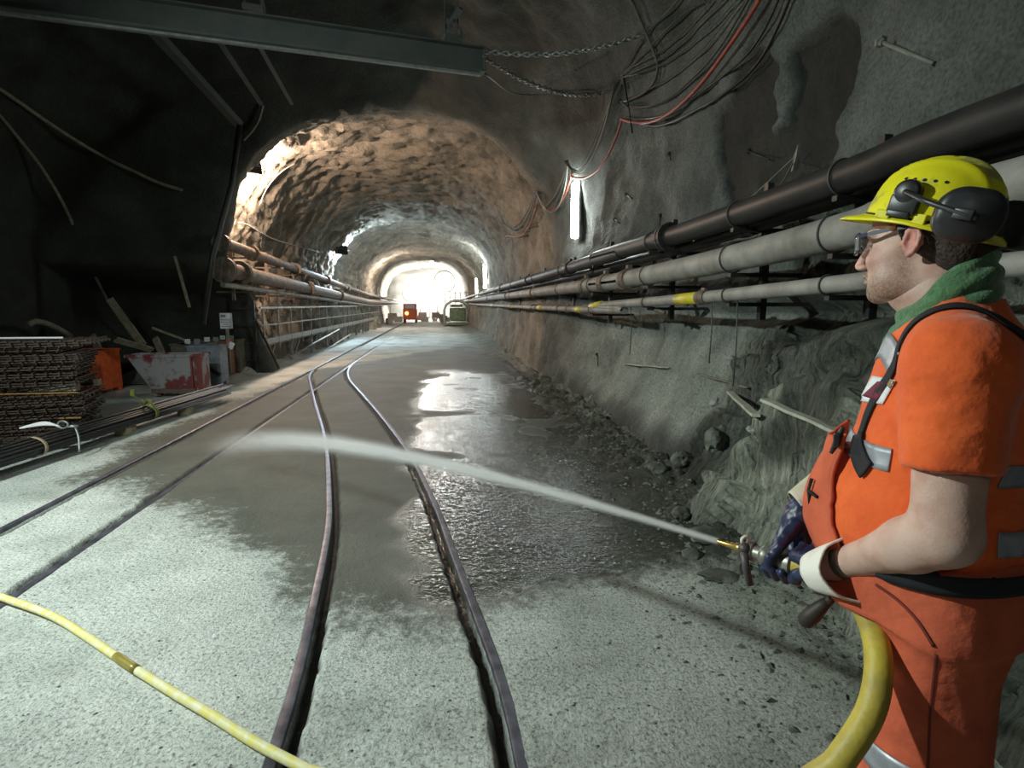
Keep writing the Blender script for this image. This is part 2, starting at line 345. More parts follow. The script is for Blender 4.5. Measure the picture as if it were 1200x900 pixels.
for x0, x1, dx, ys in ((-4.4, 2.9, .0155, np.concatenate([np.arange(-1, 1.2, .1), np.arange(1.2, 6.0, .03), np.arange(6.0, 12.01, .06)])), (-7.9, -4.4, .08, np.arange(-5.5, 12.01, .12)), (-4.4, 3.2, .03, np.arange(12.0, 22.01, .2)),
                     (-4.4, 3.2, .12, np.arange(-5.5, -.99, .1)), (2.9, 3.3, .1, np.arange(-1, 12.01, .12)), (-7.9, -4.4, .08, np.arange(12.0, 22.01, .25)), (-6.4, 3.2, .15, np.arange(22.0, 64.01, .5))):
    X, Y, Z, g, w, film, rub = floor_patch(x0, x1, dx, ys)
    FV.append(np.stack([X, Y, Z], -1).reshape(-1, 3)); FF.append(grid_faces(*X.shape)[:, ::-1]+base); base += X.size
    for k, a in (('groove', g), ('wet', w), ('film', film), ('rubble', rub)): A[k].append(a.ravel())
def floor_material():
    m, n, b = nt('trodden_concrete'); L = n.links.new
    tc = nd(n, 'ShaderNodeTexCoord')
    aw, ag, af, ar_ = (nd(n, 'ShaderNodeAttribute', attribute_name=k) for k in ('wet', 'groove', 'film', 'rubble'))
    n1 = nd(n, 'ShaderNodeTexNoise', i_Scale=1.1, i_Detail=9.0, i_Roughness=.65); L(tc.outputs['Object'], n1.inputs['Vector'])
    n2 = nd(n, 'ShaderNodeTexNoise', i_Scale=55.0, i_Detail=4.0, i_Roughness=.7); L(tc.outputs['Object'], n2.inputs['Vector'])
    dry = ramp(n, n1.outputs['Fac'], [(.34, (.34, .36, .33)), (.48, (.53, .555, .52)), (.66, (.68, .70, .665))])
    spk = ramp(n, n2.outputs['Fac'], [(.36, (.35, .35, .33)), (.46, (.88, .88, .88)), (.68, (1.2, 1.2, 1.18))])
    mul = nd(n, 'ShaderNodeMix', data_type='RGBA', blend_type='MULTIPLY', i_Factor=.9); L(dry.outputs[0], mul.inputs['A']); L(spk.outputs[0], mul.inputs['B'])
    # break the wet edge up with fine spatter
    n4 = nd(n, 'ShaderNodeTexNoise', i_Scale=14.0, i_Detail=6.0, i_Roughness=.75); L(tc.outputs['Object'], n4.inputs['Vector'])
    add = nd(n, 'ShaderNodeMath', operation='MULTIPLY_ADD', i_1=1.7, i_2=-.85); L(n4.outputs['Fac'], add.inputs[0])
    w2 = nd(n, 'ShaderNodeMath', operation='ADD'); L(aw.outputs['Fac'], w2.inputs[0]); L(add.outputs[0], w2.inputs[1])
    wr = nd(n, 'ShaderNodeMapRange', interpolation_type='SMOOTHSTEP', i_From_Min=.22, i_From_Max=.78); L(w2.outputs[0], wr.inputs['Value'])
    wc = ramp(n, n1.outputs['Fac'], [(.3, (.06, .066, .052)), (.7, (.125, .132, .106))])
    mw = nd(n, 'ShaderNodeMix', data_type='RGBA'); L(wr.outputs[0], mw.inputs['Factor']); L(mul.outputs['Result'], mw.inputs['A']); L(wc.outputs[0], mw.inputs['B'])
    rb = nd(n, 'ShaderNodeMix', data_type='RGBA', blend_type='MULTIPLY'); L(ar_.outputs['Fac'], rb.inputs['Factor']); L(mw.outputs['Result'], rb.inputs['A']); rb.inputs['B'].default_value = (.40, .41, .37, 1)
    fm = nd(n, 'ShaderNodeMix', data_type='RGBA', blend_type='MULTIPLY'); L(af.outputs['Fac'], fm.inputs['Factor']); L(rb.outputs['Result'], fm.inputs['A']); fm.inputs['B'].default_value = (.5, .5, .5, 1)
    gc = nd(n, 'ShaderNodeMix', data_type='RGBA'); L(ag.outputs['Fac'], gc.inputs['Factor']); L(fm.outputs['Result'], gc.inputs['A']); gc.inputs['B'].default_value = (.018, .02, .015, 1)
    L(gc.outputs['Result'], b.inputs['Base Color'])
    r1 = nd(n, 'ShaderNodeMapRange', i_To_Min=.92, i_To_Max=.62); L(wr.outputs[0], r1.inputs['Value'])
    r2 = nd(n, 'ShaderNodeMix', data_type='FLOAT'); L(af.outputs['Fac'], r2.inputs['Factor']); L(r1.outputs[0], r2.inputs['A']); r2.inputs['B'].default_value = .05
    L(r2.outputs['Result'], b.inputs['Roughness'])
    nb = nd(n, 'ShaderNodeTexNoise', i_Scale=26.0, i_Detail=7.0, i_Roughness=.72); L(tc.outputs['Object'], nb.inputs['Vector'])
    bd = nd(n, 'ShaderNodeMapRange', i_To_Min=.032, i_To_Max=.016); L(af.outputs['Fac'], bd.inputs['Value'])
    bp = nd(n, 'ShaderNodeBump', i_Strength=.8); L(nb.outputs['Fac'], bp.inputs['Height']); L(bd.outputs[0], bp.inputs['Distance'])
    nf = nd(n, 'ShaderNodeTexNoise', i_Scale=24.0, i_Detail=2.0, i_Roughness=.55); L(tc.outputs['Object'], nf.inputs['Vector'])
    hm = nd(n, 'ShaderNodeMix', data_type='FLOAT'); L(af.outputs['Fac'], hm.inputs['Factor']); L(nb.outputs['Fac'], hm.inputs['A']); L(nf.outputs['Fac'], hm.inputs['B']); L(hm.outputs['Result'], bp.inputs['Height'])
    nc = nd(n, 'ShaderNodeTexNoise', i_Scale=85.0, i_Detail=2.0); L(tc.outputs['Object'], nc.inputs['Vector'])
    be = nd(n, 'ShaderNodeMapRange', i_To_Min=.007, i_To_Max=.0028); L(af.outputs['Fac'], be.inputs['Value']); bq = nd(n, 'ShaderNodeBump', i_Strength=.9); L(be.outputs[0], bq.inputs['Distance']); L(nc.outputs['Fac'], bq.inputs['Height']); L(bp.outputs[0], bq.inputs['Normal']); L(bq.outputs[0], b.inputs['Normal'])
    return m
fl = np_obj('floor', np.concatenate(FV), np.concatenate(FF), floor_material()); tag(fl, kind='structure')
for k in A: attr(fl, k, np.concatenate(A[k]))
def fz(x, y): return float(floor_z(np.array([[x]]), np.array([[y]]))[0][0, 0])

# ================================================================ lights
def light(name, typ, loc, energy, col, size=.1, aim=None, spot=None, blend=.5):
    d = bpy.data.lights.new(name, typ); d.energy = energy; d.color = col
    if typ in ('POINT', 'SPOT'): d.shadow_soft_size = size
    if typ == 'AREA': d.size = size
    if spot: d.spot_size = math.radians(spot); d.spot_blend = blend
    o = bpy.data.objects.new(name, d); C.objects.link(o); o.location = loc
    if aim: o.rotation_euler = (Vector(aim)-Vector(loc)).to_track_quat('-Z', 'Y').to_euler()
    return o
light('site_floodlight', 'SPOT', (-4.3, 2.2, 3.7), 1450, (.86, 1.0, .94), .09, (-.3, 4.6, -.6), 142, .95)
light('yard_fill', 'SPOT', (-1.5, -1.5, 4.0), 520, (.9, 1.0, .93), .12, (-5.0, 9.5, .2), 44, .9)  # added fill spot out of view, brightens the bins and mesh stack at left
light('fill_lamp', 'POINT', (-1.2, -2.2, 3.3), 30, (.9, 1.0, .95), .3)
def before_wall(px, py, d):
    h = wall_hit(px, py, 0); return h-ray(px, py).normalized()*d
LAMP1 = before_wall(297, 197, .42); LAMP2 = before_wall(400, 293, .7)
light('tunnel_light', 'POINT', LAMP1+Vector((-.05, .42, -.12)), 800, (1.0, .74, .56), .10)
light('tunnel_light', 'POINT', LAMP2+Vector((0, .5, -.1)), 850, (.66, .86, 1.0), .12)
light('tunnel_light', 'POINT', (1.75, 29, 3.6), 160, (.85, .95, 1.0), .15)
light('tunnel_light', 'POINT', (-3.0, 37.5, 3.5), 380, (1, .85, .72), .15)  # added light without a fixture, brightens the far rig from in front
light('heading_lamp', 'POINT', (-2.0, 60.2, 2.6), 2400, (1, .93, .86), .4)
light('heading_lamp', 'POINT', (.9, 60.2, 3.8), 3600, (1, .94, .88), .4)
w = bpy.data.worlds.new('world'); scn.world = w; w.use_nodes = True
w.node_tree.nodes['Background'].inputs[0].default_value = (.5, .6, .55, 1); w.node_tree.nodes['Background'].inputs[1].default_value = .006
scn.view_settings.view_transform = 'Standard'; scn.view_settings.look = 'None'; scn.view_settings.gamma = 1; scn.view_settings.exposure = .12
scn.view_settings.use_curve_mapping = False
scn.cycles.use_denoising = True; scn.cycles.volume_bounces = 4; scn.cycles.max_bounces = 8
# ================================================================ materials for things
M = {}
M['rail'] = mat('rail_steel', (.20, .20, .25), .38, .7, (.10, .10, .125), 9, .001, 60)
M['rust'] = mat('rusty_pipe', (.20, .15, .11), .62, .25, (.09, .07, .055), 7, .002, 40)
M['greypipe'] = mat('dusty_grey_pipe', (.31, .295, .27), .62, .1, (.14, .13, .115), 4, .0015, 50, c_lo=.3, c_hi=.65)
M['darkpipe'] = mat('black_pipe', (.014, .0135, .013), .5, .1, (.024, .022, .02), 5, .001, 40)
M['black'] = mat('black_rubber', (.012, .012, .013), .5)
M['steel'] = mat('galvanised_steel', (.30, .32, .31), .45, .6, (.2, .215, .21), 12)
M['beam'] = mat('painted_grey_steel', (.08, .085, .08), .55, .2, (.06, .07, .065), 5)
M['yellow'] = mat('yellow_tape', (.62, .50, .03), .5)
M['cable'] = mat('grey_cable', (.055, .058, .05), .6); M['cable_pale'] = mat('pale_cable', (.20, .20, .17), .6); M['cable_red'] = mat('red_cable', (.30, .055, .03), .5, col2=(.22, .04, .025))
M['orange'] = mat('orange_paint', (.75, .13, .025), .55, 0, (.5, .08, .02), 6)
M['redskip'] = mat('chipped_red_paint', (.15, .025, .03), .6, .1, (.26, .25, .26), 3.2, .002, 30, c_lo=.49, c_hi=.56, detail=9)
M['bluegrey'] = mat('blue_grey_paint', (.21, .24, .285), .6, 0, (.13, .15, .18), 8)
M['wood'] = mat('grey_timber', (.23, .21, .15), .8, 0, (.14, .125, .09), 9, .002)
M['palewood'] = mat('pale_timber', (.42, .41, .34), .8, 0, (.3, .29, .24), 9, .002)
M['white'] = mat('white_plastic', (.7, .7, .72), .6, 0, (.6, .6, .62))
M['mesh'] = mat('rusted_bar', (.075, .048, .032), .8, .2, (.032, .024, .02), 30)
M['stone'] = mat('loose_stone', (.15, .155, .13), .85, 0, (.06, .065, .05), 7, .006, 25)
M['palestone'] = mat('pale_stone', (.36, .365, .33), .85, 0, (.22, .225, .2), 7, .004, 30)
M['brass'] = mat('brass', (.45, .30, .09), .35, .9, (.3, .2, .07), 15)
M['hose'] = mat('yellow_hose_rubber', (.52, .40, .045), .52, 0, (.36, .27, .05), 11, .0012, 70)
M['machine'] = mat('green_machine_paint', (.18, .23, .12), .6, .1, (.1, .12, .07), 5)

# ================================================================ rails
def rail(name, label, xf, y0, y1, side, group):
    ys = np.concatenate([np.arange(y0, 6, .12), np.arange(6, y1, .25)]) if y0 < 6 else np.arange(y0, y1, .25)
    V = []; Fc = []
    prof = [(-.024, -.045), (-.024, .001), (-.018, .007), (.012, .008), (.021, .005), (.024, -.004), (.024, -.045)]
    n = len(prof)
    for i, y in enumerate(ys):
        x = float(xf(y)); dx = float(xf(y+.05)-xf(y-.05))/.1; l = math.hypot(1, dx)
        for a, z in prof: V.append((x+side*a/l, y-side*a*dx/l, z))
    for i in range(len(ys)-1):
        for k in range(n-1): Fc.append((i*n+k, i*n+k+1, (i+1)*n+k+1, (i+1)*n+k))
    Fc += [tuple(range(n)), tuple((len(ys)-1)*n+k for k in range(n))]
    o = mesh_obj(name, V, Fc, M['rail']); smooth_by_angle(o); return tag(o, label, 'rail', group)
rail('rail', 'straight steel rail farthest left, set in the concrete floor past the mesh stack', lambda y: XA, -1, 58, 1, 'rails')
rail('rail', 'straight steel rail second from the left, crossed by the water jet\'s far end', lambda y: XB, -1, 58, -1, 'rails')
rail('rail', 'curving steel rail in the middle of the floor, left of its pair', lambda y: np.interp(y, _r1y, _r1x), -1, 14.2, 1, 'rails')
rail('rail', 'curving steel rail closest to the worker, right of its pair', lambda y: np.interp(y, _r2y, _r2x), -1, 15.2, -1, 'rails')

# ================================================================ pipes on the right wall
def pipe_run(name, label, pts, r, m, flanges=(), group='pipes along the right wall', fm=None, frad=1.5, flen=.06, couplings=()):
    b = MB(); b.tube(pts, r, 20); o = b.build(name, m, None, True); smooth_by_angle(o, 50); tag(o, label, 'pipe', group)
    P = [Vector(p) for p in pts]
    def onp(y):
        for a, c in zip(P, P[1:]):
            if min(a.y, c.y) <= y <= max(a.y, c.y): return a+(c-a)*((y-a.y)/(c.y-a.y)), (c-a).normalized()
        return P[0], (P[1]-P[0]).normalized()
    for y in flanges:
        q, d = onp(y); f = MB(); f.disc_lathe(q-d*flen, q+d*flen, [(0, r*1.05), (0, r*frad), (flen*.8, r*frad), (flen*.8, r*1.15), (flen*1.2, r*1.15), (flen*1.2, r*frad), (2*flen, r*frad), (2*flen, r*1.05)], 20)
        for k in range(6):
            an = k*PI/3; n_ = d.orthogonal().normalized(); e = n_*math.cos(an)+d.cross(n_)*math.sin(an); c = q+e*r*(frad+1.1)/2
            f.tube([c-d*flen*1.2, c+d*flen*1.2], r*.09, 6)
        f.build('flange', fm or m, o); 
    for y in couplings:
        q, d = onp(y); f = MB(); f.disc_lathe(q-d*flen*1.5, q+d*flen*1.5, [(0, r*1.02), (.0, r*1.2), (flen*1.2, r*1.26), (flen*1.5, r*1.14), (flen*1.8, r*1.26), (3*flen, r*1.2), (3*flen, r*1.02)], 20)
        f.box(q+Vector((0, 0, r*1.35)), (r*.5, flen*1.4, r*.5)); f.build('coupling', fm or m, o)
    return o, onp
PXW = 2.25
def run_from_pixels(L, x=PXW, near=None, y_end=62, z_end=None):
    pts = [at(px, py, 0, x) for px, py in L]; pts = sorted(pts, key=lambda p: p.y)
    a, b_ = pts[0], pts[1]; first = a+(a-b_)*((a.y-(-2.5))/(b_.y-a.y))
    first.z = a.z+(a.z-b_.z)*.4
    last = Vector((x, y_end, pts[-1].z if z_end is None else z_end))
    return [first]+pts+[last]
def smoothed(P): return spline(P, 10)
pt = smoothed(run_from_pixels([(1200, 128), (1000, 204), (800, 273), (700, 302), (640, 322)], 2.25, z_end=2.1))
topP, topF = pipe_run('large_black_pipe', 'large black pipe, topmost of the pipes on the right wall', pt, .092, M['darkpipe'], flanges=(-.5, 5.35), couplings=(9.5, 14, 20, 27))
pt = smoothed(run_from_pixels([(1200, 166), (1000, 226), (800, 290), (700, 316), (640, 331)], 2.42, z_end=1.98))
pipe_run('slim_black_pipe', 'slimmer black pipe tucked just behind and below the topmost pipe', pt, .062, M['darkpipe'], couplings=(4.2, 8.5, 16, 24))
pg = smoothed(run_from_pixels([(1200, 214), (1000, 268), (900, 293), (800, 315), (700, 333), (640, 341)], 2.22, z_end=1.86))
greyP, greyF = pipe_run('grey_pipe', 'thick dusty grey pipe behind the yellow helmet, second down on the wall', pg, .10, M['greypipe'], flanges=(1.0,), couplings=(6.4, 7.3, 8.3, 13, 18, 25), fm=M['rust'])
plo = smoothed(run_from_pixels([(1200, 309), (1000, 331), (900, 341), (800, 350.5), (700, 358), (640, 361)], 2.2, z_end=1.70))
lowP, lowF = pipe_run('thin_grey_pipe', 'thin grey pipe with yellow bands, lowest on the right wall', plo, .049, M['greypipe'], couplings=(4.45, 9.4, 12.5, 17), fm=M['rust'], frad=1.4, flen=.05)
def band(parent, fn, y, r, l=.16):
    q, d = fn(y); b = MB(); b.disc_lathe(q-d*l/2, q+d*l/2, [(0, r), (0, r+.003), (l, r+.003), (l, r)], 20); o = b.build('tape_band', M['yellow'], parent, True); tag(o, 'yellow tape band')
for py_, l in ((4.75, .42), (7.65, .5), (8.6, .3), (12, .5), (17, .6), (23, .8)): band(lowP, lowF, py_, .049, l)
# a thin line sagging under the pipes
b = MB(); pts = [Vector((2.3, y, 1.55+.05*math.sin(y*1.1)-.03*math.sin(y*2.7))) for y in np.arange(5.5, 34, .35)]; b.tube(pts, .022, 8)
tag(b.build('water_line', M['rust'], None, True), 'rusty thin water line running under the lowest right-wall pipe', 'pipe')
# wall brackets
def bracket(y, label):
    x = 2.36; pz = [topF(y)[0].z, greyF(y)[0].z, lowF(y)[0].z]
    root = empty('pipe_bracket', label, 'bracket', (x+.12, y, pz[2]), 0, 'pipe brackets on the right wall'); L0 = root.location
    b = MB(); b.box((0, 0, (pz[0]-pz[2])/2+.02), (.05, .05, pz[0]-pz[2]+.42)); b.build('post', M['darkpipe'], root)
    for z, r in ((pz[0], .095), (pz[1], .105), (pz[2], .052)):
        b = MB(); zz = z-r-.02-L0.z; b.beam((-.28, 0, zz), (.55, 0, zz), .04, .03); b.build('arm', M['darkpipe'], root)
        fnx = (topF, greyF, lowF)[(pz.index(z))](y)[0]
        b = MB(); ring = [Vector((fnx.x-L0.x+math.cos(a)*(r+.004), 0, fnx.z-L0.z+math.sin(a)*(r+.004))) for a in np.linspace(0, 2*PI, 20, endpoint=False)]
        b.tube(ring, .006, 6, closed=True); b.build('clamp_wire', M['cable'], root, True)
    return root
whr = ['beside the worker\'s goggles', 'left of the worker, by the dark wall patch', 'near the flange of the topmost pipe', 'just before the first wall lamp', 'under the first wall lamp', 'past the first wall lamp', 'deep inside the lit tunnel', 'farthest one to be seen']
for y, wl in zip((2.95, 4.05, 5.75, 7.9, 10.1, 13, 17, 22), whr): bracket(y, 'dark steel pipe bracket with wire clamps '+wl)
# wires from wall anchors down to the pipes
wi = 0
for (x1, y1), (x2, y2), txt in (((937, 181), (812, 283), 'from the dark wall patch to the topmost pipe'), ((932, 190), (905, 225), 'short, below the dark wall patch'), ((735, 255), (668, 312), 'below the first wall lamp'), ((722, 277), (660, 318), 'second below the first wall lamp'), ((775, 255), (705, 300), 'beside the black bolt head')):
    a = wall_hit(x1, y1, .02); q = at(x2, y2, 0, 2.25); mid = (a+q)/2-Vector((0, 0, .04)); b = MB(); b.tube(spline([a, mid, q], 8), .006, 6)
    tag(b.build('hanger_wire', M['cable_pale'], None, True), 'thin hanger wire '+txt, 'wire', 'hanger wires')
for y0, zt, zb in ((4.35, 0.0, .55), (6.3, 0, .6), (3.95, .0, .7)):
    q = lowF(y0)[0]; b = MB(); b.tube([q+Vector((.02, .0, .0)), q+Vector((.05, .03, -zb*.5)), q+Vector((.03, .01, -zb))], .005, 6)
    tag(b.build('loose_wire', M['cable'], None, True), 'loose wire end dangling from the lowest right-wall pipe', 'wire', 'loose wires under the pipes')
# anchor tag with pale flag on the dark patch
b = MB(); a = wall_hit(934, 190, .05); b.add([a+Vector(v) for v in ((0, .0, -.08), (0, -.05, .03), (-.01, -.09, .12), (-.02, -.05, .03), (0.01, -.01, -.07), (.0, -.06, .03))], [(0, 1, 2, 3), (4, 5, 2, 3), (0, 1, 5, 4)])
tag(b.build('marker_flag', M['palewood'], None), 'pale pointed marker on the dark wet patch above the pipes', 'marker')

# ================================================================ cables on the right wall
def cable(pts, r, m, label, off=.05, name='cable', group='cables looped on the right wall', n=6, free=False, cat='cable'):
    P = [wall_hit(px, py, off if not hasattr(off, '__len__') else off[min(i, len(off)-1)]) for i, (px, py) in enumerate(pts)]
    Q = [p.copy() for p in P]
    for _ in range(2):
        for i in range(1, len(P)-1): Q[i] = P[i]*.5+(P[i-1]+P[i+1])*.25
    b = MB(); b.tube(spline(Q, n), r, 8); o = b.build(name, m, None, True); return tag(o, label, cat, group)
cable([(910, -14), (903, 0), (890, 22), (870, 48), (854, 74), (832, 100), (808, 124), (784, 139), (764, 144), (748, 141), (737, 137)], .020, M['cable_red'], 'thick red cable looping down the right wall from the top edge', .12)
cable([(737, 138), (730, 160), (720, 180), (707, 202), (690, 212), (676, 206)], .018, M['cable_red'], 'thick red cable stretch falling to the first wall lamp', .10)
cable([(676, 200), (672, 215), (666, 232), (655, 248), (642, 246), (634, 230)], .018, M['cable_red'], 'thick red cable stretch just left of the first wall lamp', .10)
cable([(634, 240), (627, 262), (616, 277), (604, 279), (594, 268), (592, 286)], .018, M['cable_red'], 'thick red cable stretch farthest into the tunnel on the right', .10)
cabs = [([(888, -12), (882, 0), (868, 26), (852, 52), (836, 74), (814, 94), (800, 108), (780, 120), (760, 126), (745, 124), (736, 119)], .013, 'cable', 'dark cable running just left of the red one'),
 ([(740, -10), (748, 0), (758, 30), (770, 55), (778, 74), (776, 90), (766, 104), (750, 114), (732, 118)], .018, 'cable', 'thick dark cable bowing down from the top above the hooks'),
 ([(802, -6), (790, 10), (770, 27), (756, 40), (748, 56), (738, 72), (732, 88)], .009, 'cable', 'thin cable leaving the roof left of all the loops'),
 ([(834, -4), (812, 6), (800, 20), (780, 36), (766, 54), (748, 70), (733, 88)], .009, 'cable', 'thin wavy cable second from the left at the roof'),
 ([(840, -4), (820, 20), (804, 40), (780, 60), (760, 70), (740, 78), (731, 88)], .007, 'cable', 'thin cable third from the left at the roof'),
 ([(856, -4), (832, 16), (810, 42), (788, 66), (766, 75), (746, 83), (732, 90)], .009, 'cable', 'thin cable fourth from the left at the roof'),
 ([(872, -4), (850, 22), (826, 42), (800, 62), (780, 78), (758, 83), (734, 89)], .008, 'cable', 'thin cable fifth from the left at the roof'),
 ([(878, -6), (858, 22), (838, 50), (806, 80), (784, 94), (760, 107), (733, 117)], .008, 'cable', 'thin straight cable sixth from the left at the roof'),
 ([(922, -6), (912, 18), (896, 46), (878, 66), (854, 88), (832, 106), (806, 124), (780, 137), (756, 140), (740, 136)], .011, 'black', 'black cable running just right of the red one'),
 ([(934, -6), (924, 24), (902, 62), (888, 84), (862, 102), (848, 114), (820, 128), (798, 141), (778, 149), (756, 146), (740, 139)], .014, 'black', 'black cable, outermost and lowest of the wall loops')]
for pts, r, m, t in cabs: cable(pts, r, M[m], t, .06)
hub = [(734, 92), (726, 116), (718, 142), (710, 168), (698, 192), (686, 204), (676, 196), (671, 186)]
hub2 = [(671, 188), (667, 212), (659, 236), (648, 249), (638, 240), (632, 222)]
hub3 = [(632, 222), (627, 246), (616, 266), (604, 274), (595, 262), (590, 252)]
for hi, (H_, nm, k_, cr) in enumerate(((hub, 'between the iron hooks and the first wall lamp', 7, .009), (hub2, 'in the first swag left of the wall lamp', 5, .011), (hub3, 'in the second swag left of the wall lamp', 4, .012))):
    for k in range(k_):
        jx, jy = (k-k_/2)*3.0, (k*1.7) % 7-3
        pts = [(x+jx*(.3+.7*math.sin(PI*i/(len(H_)-1)))-(0 if hi else k*.6), y+jy*math.sin(PI*i/(len(H_)-1))) for i, (x, y) in enumerate(H_)]
        cable(pts, cr, M['cable_pale' if (k+hi) % 2 else 'cable'], 'grey cable of the sagging bundle '+nm, .05+.018*k, group='sagging cable bundle '+nm)
# iron hooks and rock bolts
def rod(px1, py1, px2, py2, label, r=.012, off=(.02, .12), m='black', name='rock_bolt', plate=True, group=None):
    a = wall_hit(px1, py1, off[0]); c = wall_hit(px2, py2, off[1]); b = MB(); b.tube([a, c], r, 8); o = b.build(name, M[m], None, True); tag(o, label, 'bolt', group)
    if plate:
        d = (c-a).normalized(); p = MB(); p.disc_lathe(a-d*.005, a+d*.01, [(0, r*3), (.012, r*3), (.02, r*1.8), (.04, r*1.8)], 6); p.build('plate', M[m], o)
    return o
rod(734, 88, 752, 153, 'long black iron hook rod carrying the looped wall cables', .012, (.04, .14), name='cable_hook')
rod(728, 118, 748, 122, 'short iron peg holding the cables at the middle of the hook rod', .012, (.02, .16), name='cable_hook')
rod(1050, 52, 1097, 74, 'grey bolt bar sticking out of the wall at upper right', .013, (.10, .02), m='cable_pale')
for x1, y1, x2, y2, t in ((734, 228, 747, 233, 'between wall lamp and pipes, nearer the lamp'), (878, 177, 908, 187, 'at the left rim of the dark wet patch'), (721, 257, 731, 262, 'below the bolt beside the wall lamp'), (785, 180, 793, 188, 'alone on the bare shotcrete'), (775, 252, 779, 265, 'just above the topmost pipe'), (700, 415, 706, 430, 'low on the pale apron under the pipes')):
    rod(x1, y1, x2, y2, 'small dark rock bolt '+t, .009, (.01, .07), group='rock bolts in the right wall')
b = MB(); a = wall_hit(1012, 212, .03); b.box(a+Vector((-.12, 0, -.02)), (.1, .06, .22)); b.box(a+Vector((-.12, 0, .10)), (.16, .08, .03)); tag(b.build('strap_anchor', M['machine'], None), 'greenish steel strap anchor just above the grey pipe beside the helmet', 'bracket')
# laths on the lower rocks
def lath(p1, p2, w, h, label, m='palewood', lift=.03):
    a, c = wall_hit(*p1, lift), wall_hit(*p2, lift); b = MB(); n = 6; pts = [a+(c-a)*i/n+Vector((0, 0, .003*math.sin(i*2.1))) for i in range(n+1)]
    for p, q in zip(pts, pts[1:]): b.beam(p, q+(q-p)*.03, w, h)
    return tag(b.build('wooden_lath', M[m], None), label, 'lath', 'laths on the lower rocks')
lath((733, 427), (786, 431), .035, .015, 'thin pale lath lying flat on the shotcrete apron')
lath((858, 461), (893, 486), .05, .02, 'short pale lath on the dark rocks left of the long one', lift=.06)
lath((908, 470), (984, 507), .055, .018, 'long pale lath ending at the worker\'s belly', lift=.08)
lath((820, 440), (878, 452), .03, .012, 'dull grey lath half buried above the dark rocks', 'wood')

# ================================================================ wall lamps
M['glow'] = emat('lamp_glow_cool', (.90, 1.0, .96), 85); M['glow2'] = emat('lamp_glow_far', (1, .97, .92), 40); M['glow_warm'] = emat('flood_glow', (1, .86, .7), 30)
def tube_lamp(px, py, label, L=1.0, w=.24):
    c = wall_hit(px, py, .14); n = (wall_hit(px, py, .3)-wall_hit(px, py, .1)).normalized(); n.z = 0; n.normalize()
    root = empty('wall_lamp', label, 'lamp', tuple(c), math.atan2(n.y, n.x), 'upright lamps on the right wall')
    b = MB(); b.box((-.06, 0, 0), (.05, w*1.15, L+.06), bev=.01); b.build('housing', M['steel'], root)
    b = MB(); b.box((.0, 0, 0), (.09, w, L), bev=.035); b.build('diffuser', M['glow'], root, True)
    b = MB(); b.box((-.10, 0, L*.3), (.08, .04, .04)); b.box((-.10, 0, -L*.3), (.08, .04, .04)); b.build('wall_mount', M['steel'], root)
tube_lamp(682, 245, 'glaring upright lamp on the right wall nearest the camera')
tube_lamp(571, 322, 'second glaring upright lamp on the right wall, deeper in', 1.5, .3)
tube_lamp(561, 336, 'third glaring upright lamp on the right wall, deepest', 1.4, .3)
def floodlight(pos, aim, label, s=.34, m='glow_warm'):
    root = empty('floodlight', label, 'floodlight', tuple(pos), 0, 'floodlights on the left wall')
    rot = (Vector(aim)-Vector(pos)).to_track_quat('Y', 'Z').to_matrix()
    b = MB(); b.box((0, 0, 0), (s, s*.35, s*.72), rot, bev=.02)
    for k in range(5): b.box(rot @ Vector((0, -s*.22, (k-2)*s*.13)), (s*.8, s*.12, s*.03), rot)
    b.build('housing', M['black'], root)
    b = MB(); b.box(rot @ Vector((0, s*.185, 0)), (s*.9, .012, s*.62), rot); b.build('glass', M[m], root)
    b = MB(); b.tube([rot @ Vector((-s*.56, 0, 0)), rot @ Vector((-s*.56, -s*.5, 0)), rot @ Vector((s*.56, -s*.5, 0)), rot @ Vector((s*.56, 0, 0))], .014, 8); b.build('yoke', M['black'], root)
    return root
floodlight(LAMP1, LAMP1+Vector((-.75, .8, -.1)), 'black floodlight at the mouth of the lit tunnel, upper left')
floodlight(LAMP2, LAMP2+Vector((-.7, .8, -.1)), 'black floodlight farther in, before the blue lit rock ring', .5)

# ================================================================ pipes and walkway on the left
def lrun(x, z0, sl, y0=11.0, y1=60): return [Vector((x, y, z0-sl*(y-12.5)*(1 if y < 40 else 1)+(sl*.8*max(0, y-34)))) for y in [y0]+list(range(12, y1, 3))]
gL = 'pipes along the left wall'
pipe_run('tunnel_pipe', 'pale topped pipe, uppermost of three on the left wall', [Vector((-4.22, 11.75, 2.80)), Vector((-4.2, 12.6, 2.78))]+[Vector((-4.2, y, 2.78-.028*(y-12.5))) for y in range(14, 36, 2)]+[Vector((-4.2, 58, 2.0))], .115, M['rust'], flanges=(11.85, 13.6, 17.5, 22, 27), group=gL)
pipe_run('tunnel_pipe', 'thick brown pipe, middle of three on the left wall', [Vector((-4.16, 11.6, 2.27)), Vector((-4.12, 12.6, 2.25))]+[Vector((-4.12, y, 2.25-.024*(y-12.5))) for y in range(14, 36, 2)]+[Vector((-4.12, 58, 1.75))], .165, M['rust'], flanges=(11.7, 12.5, 18.5, 24), group=gL)
pipe_run('tunnel_pipe', 'thin pipe, lowest of three on the left wall', [Vector((-4.16, 11.6, 1.98))]+[Vector((-4.1, y, 1.96-.019*(y-12.5))) for y in range(12, 36, 2)]+[Vector((-4.1, 58, 1.55))], .052, M['greypipe'], couplings=(15, 20, 26), group=gL)
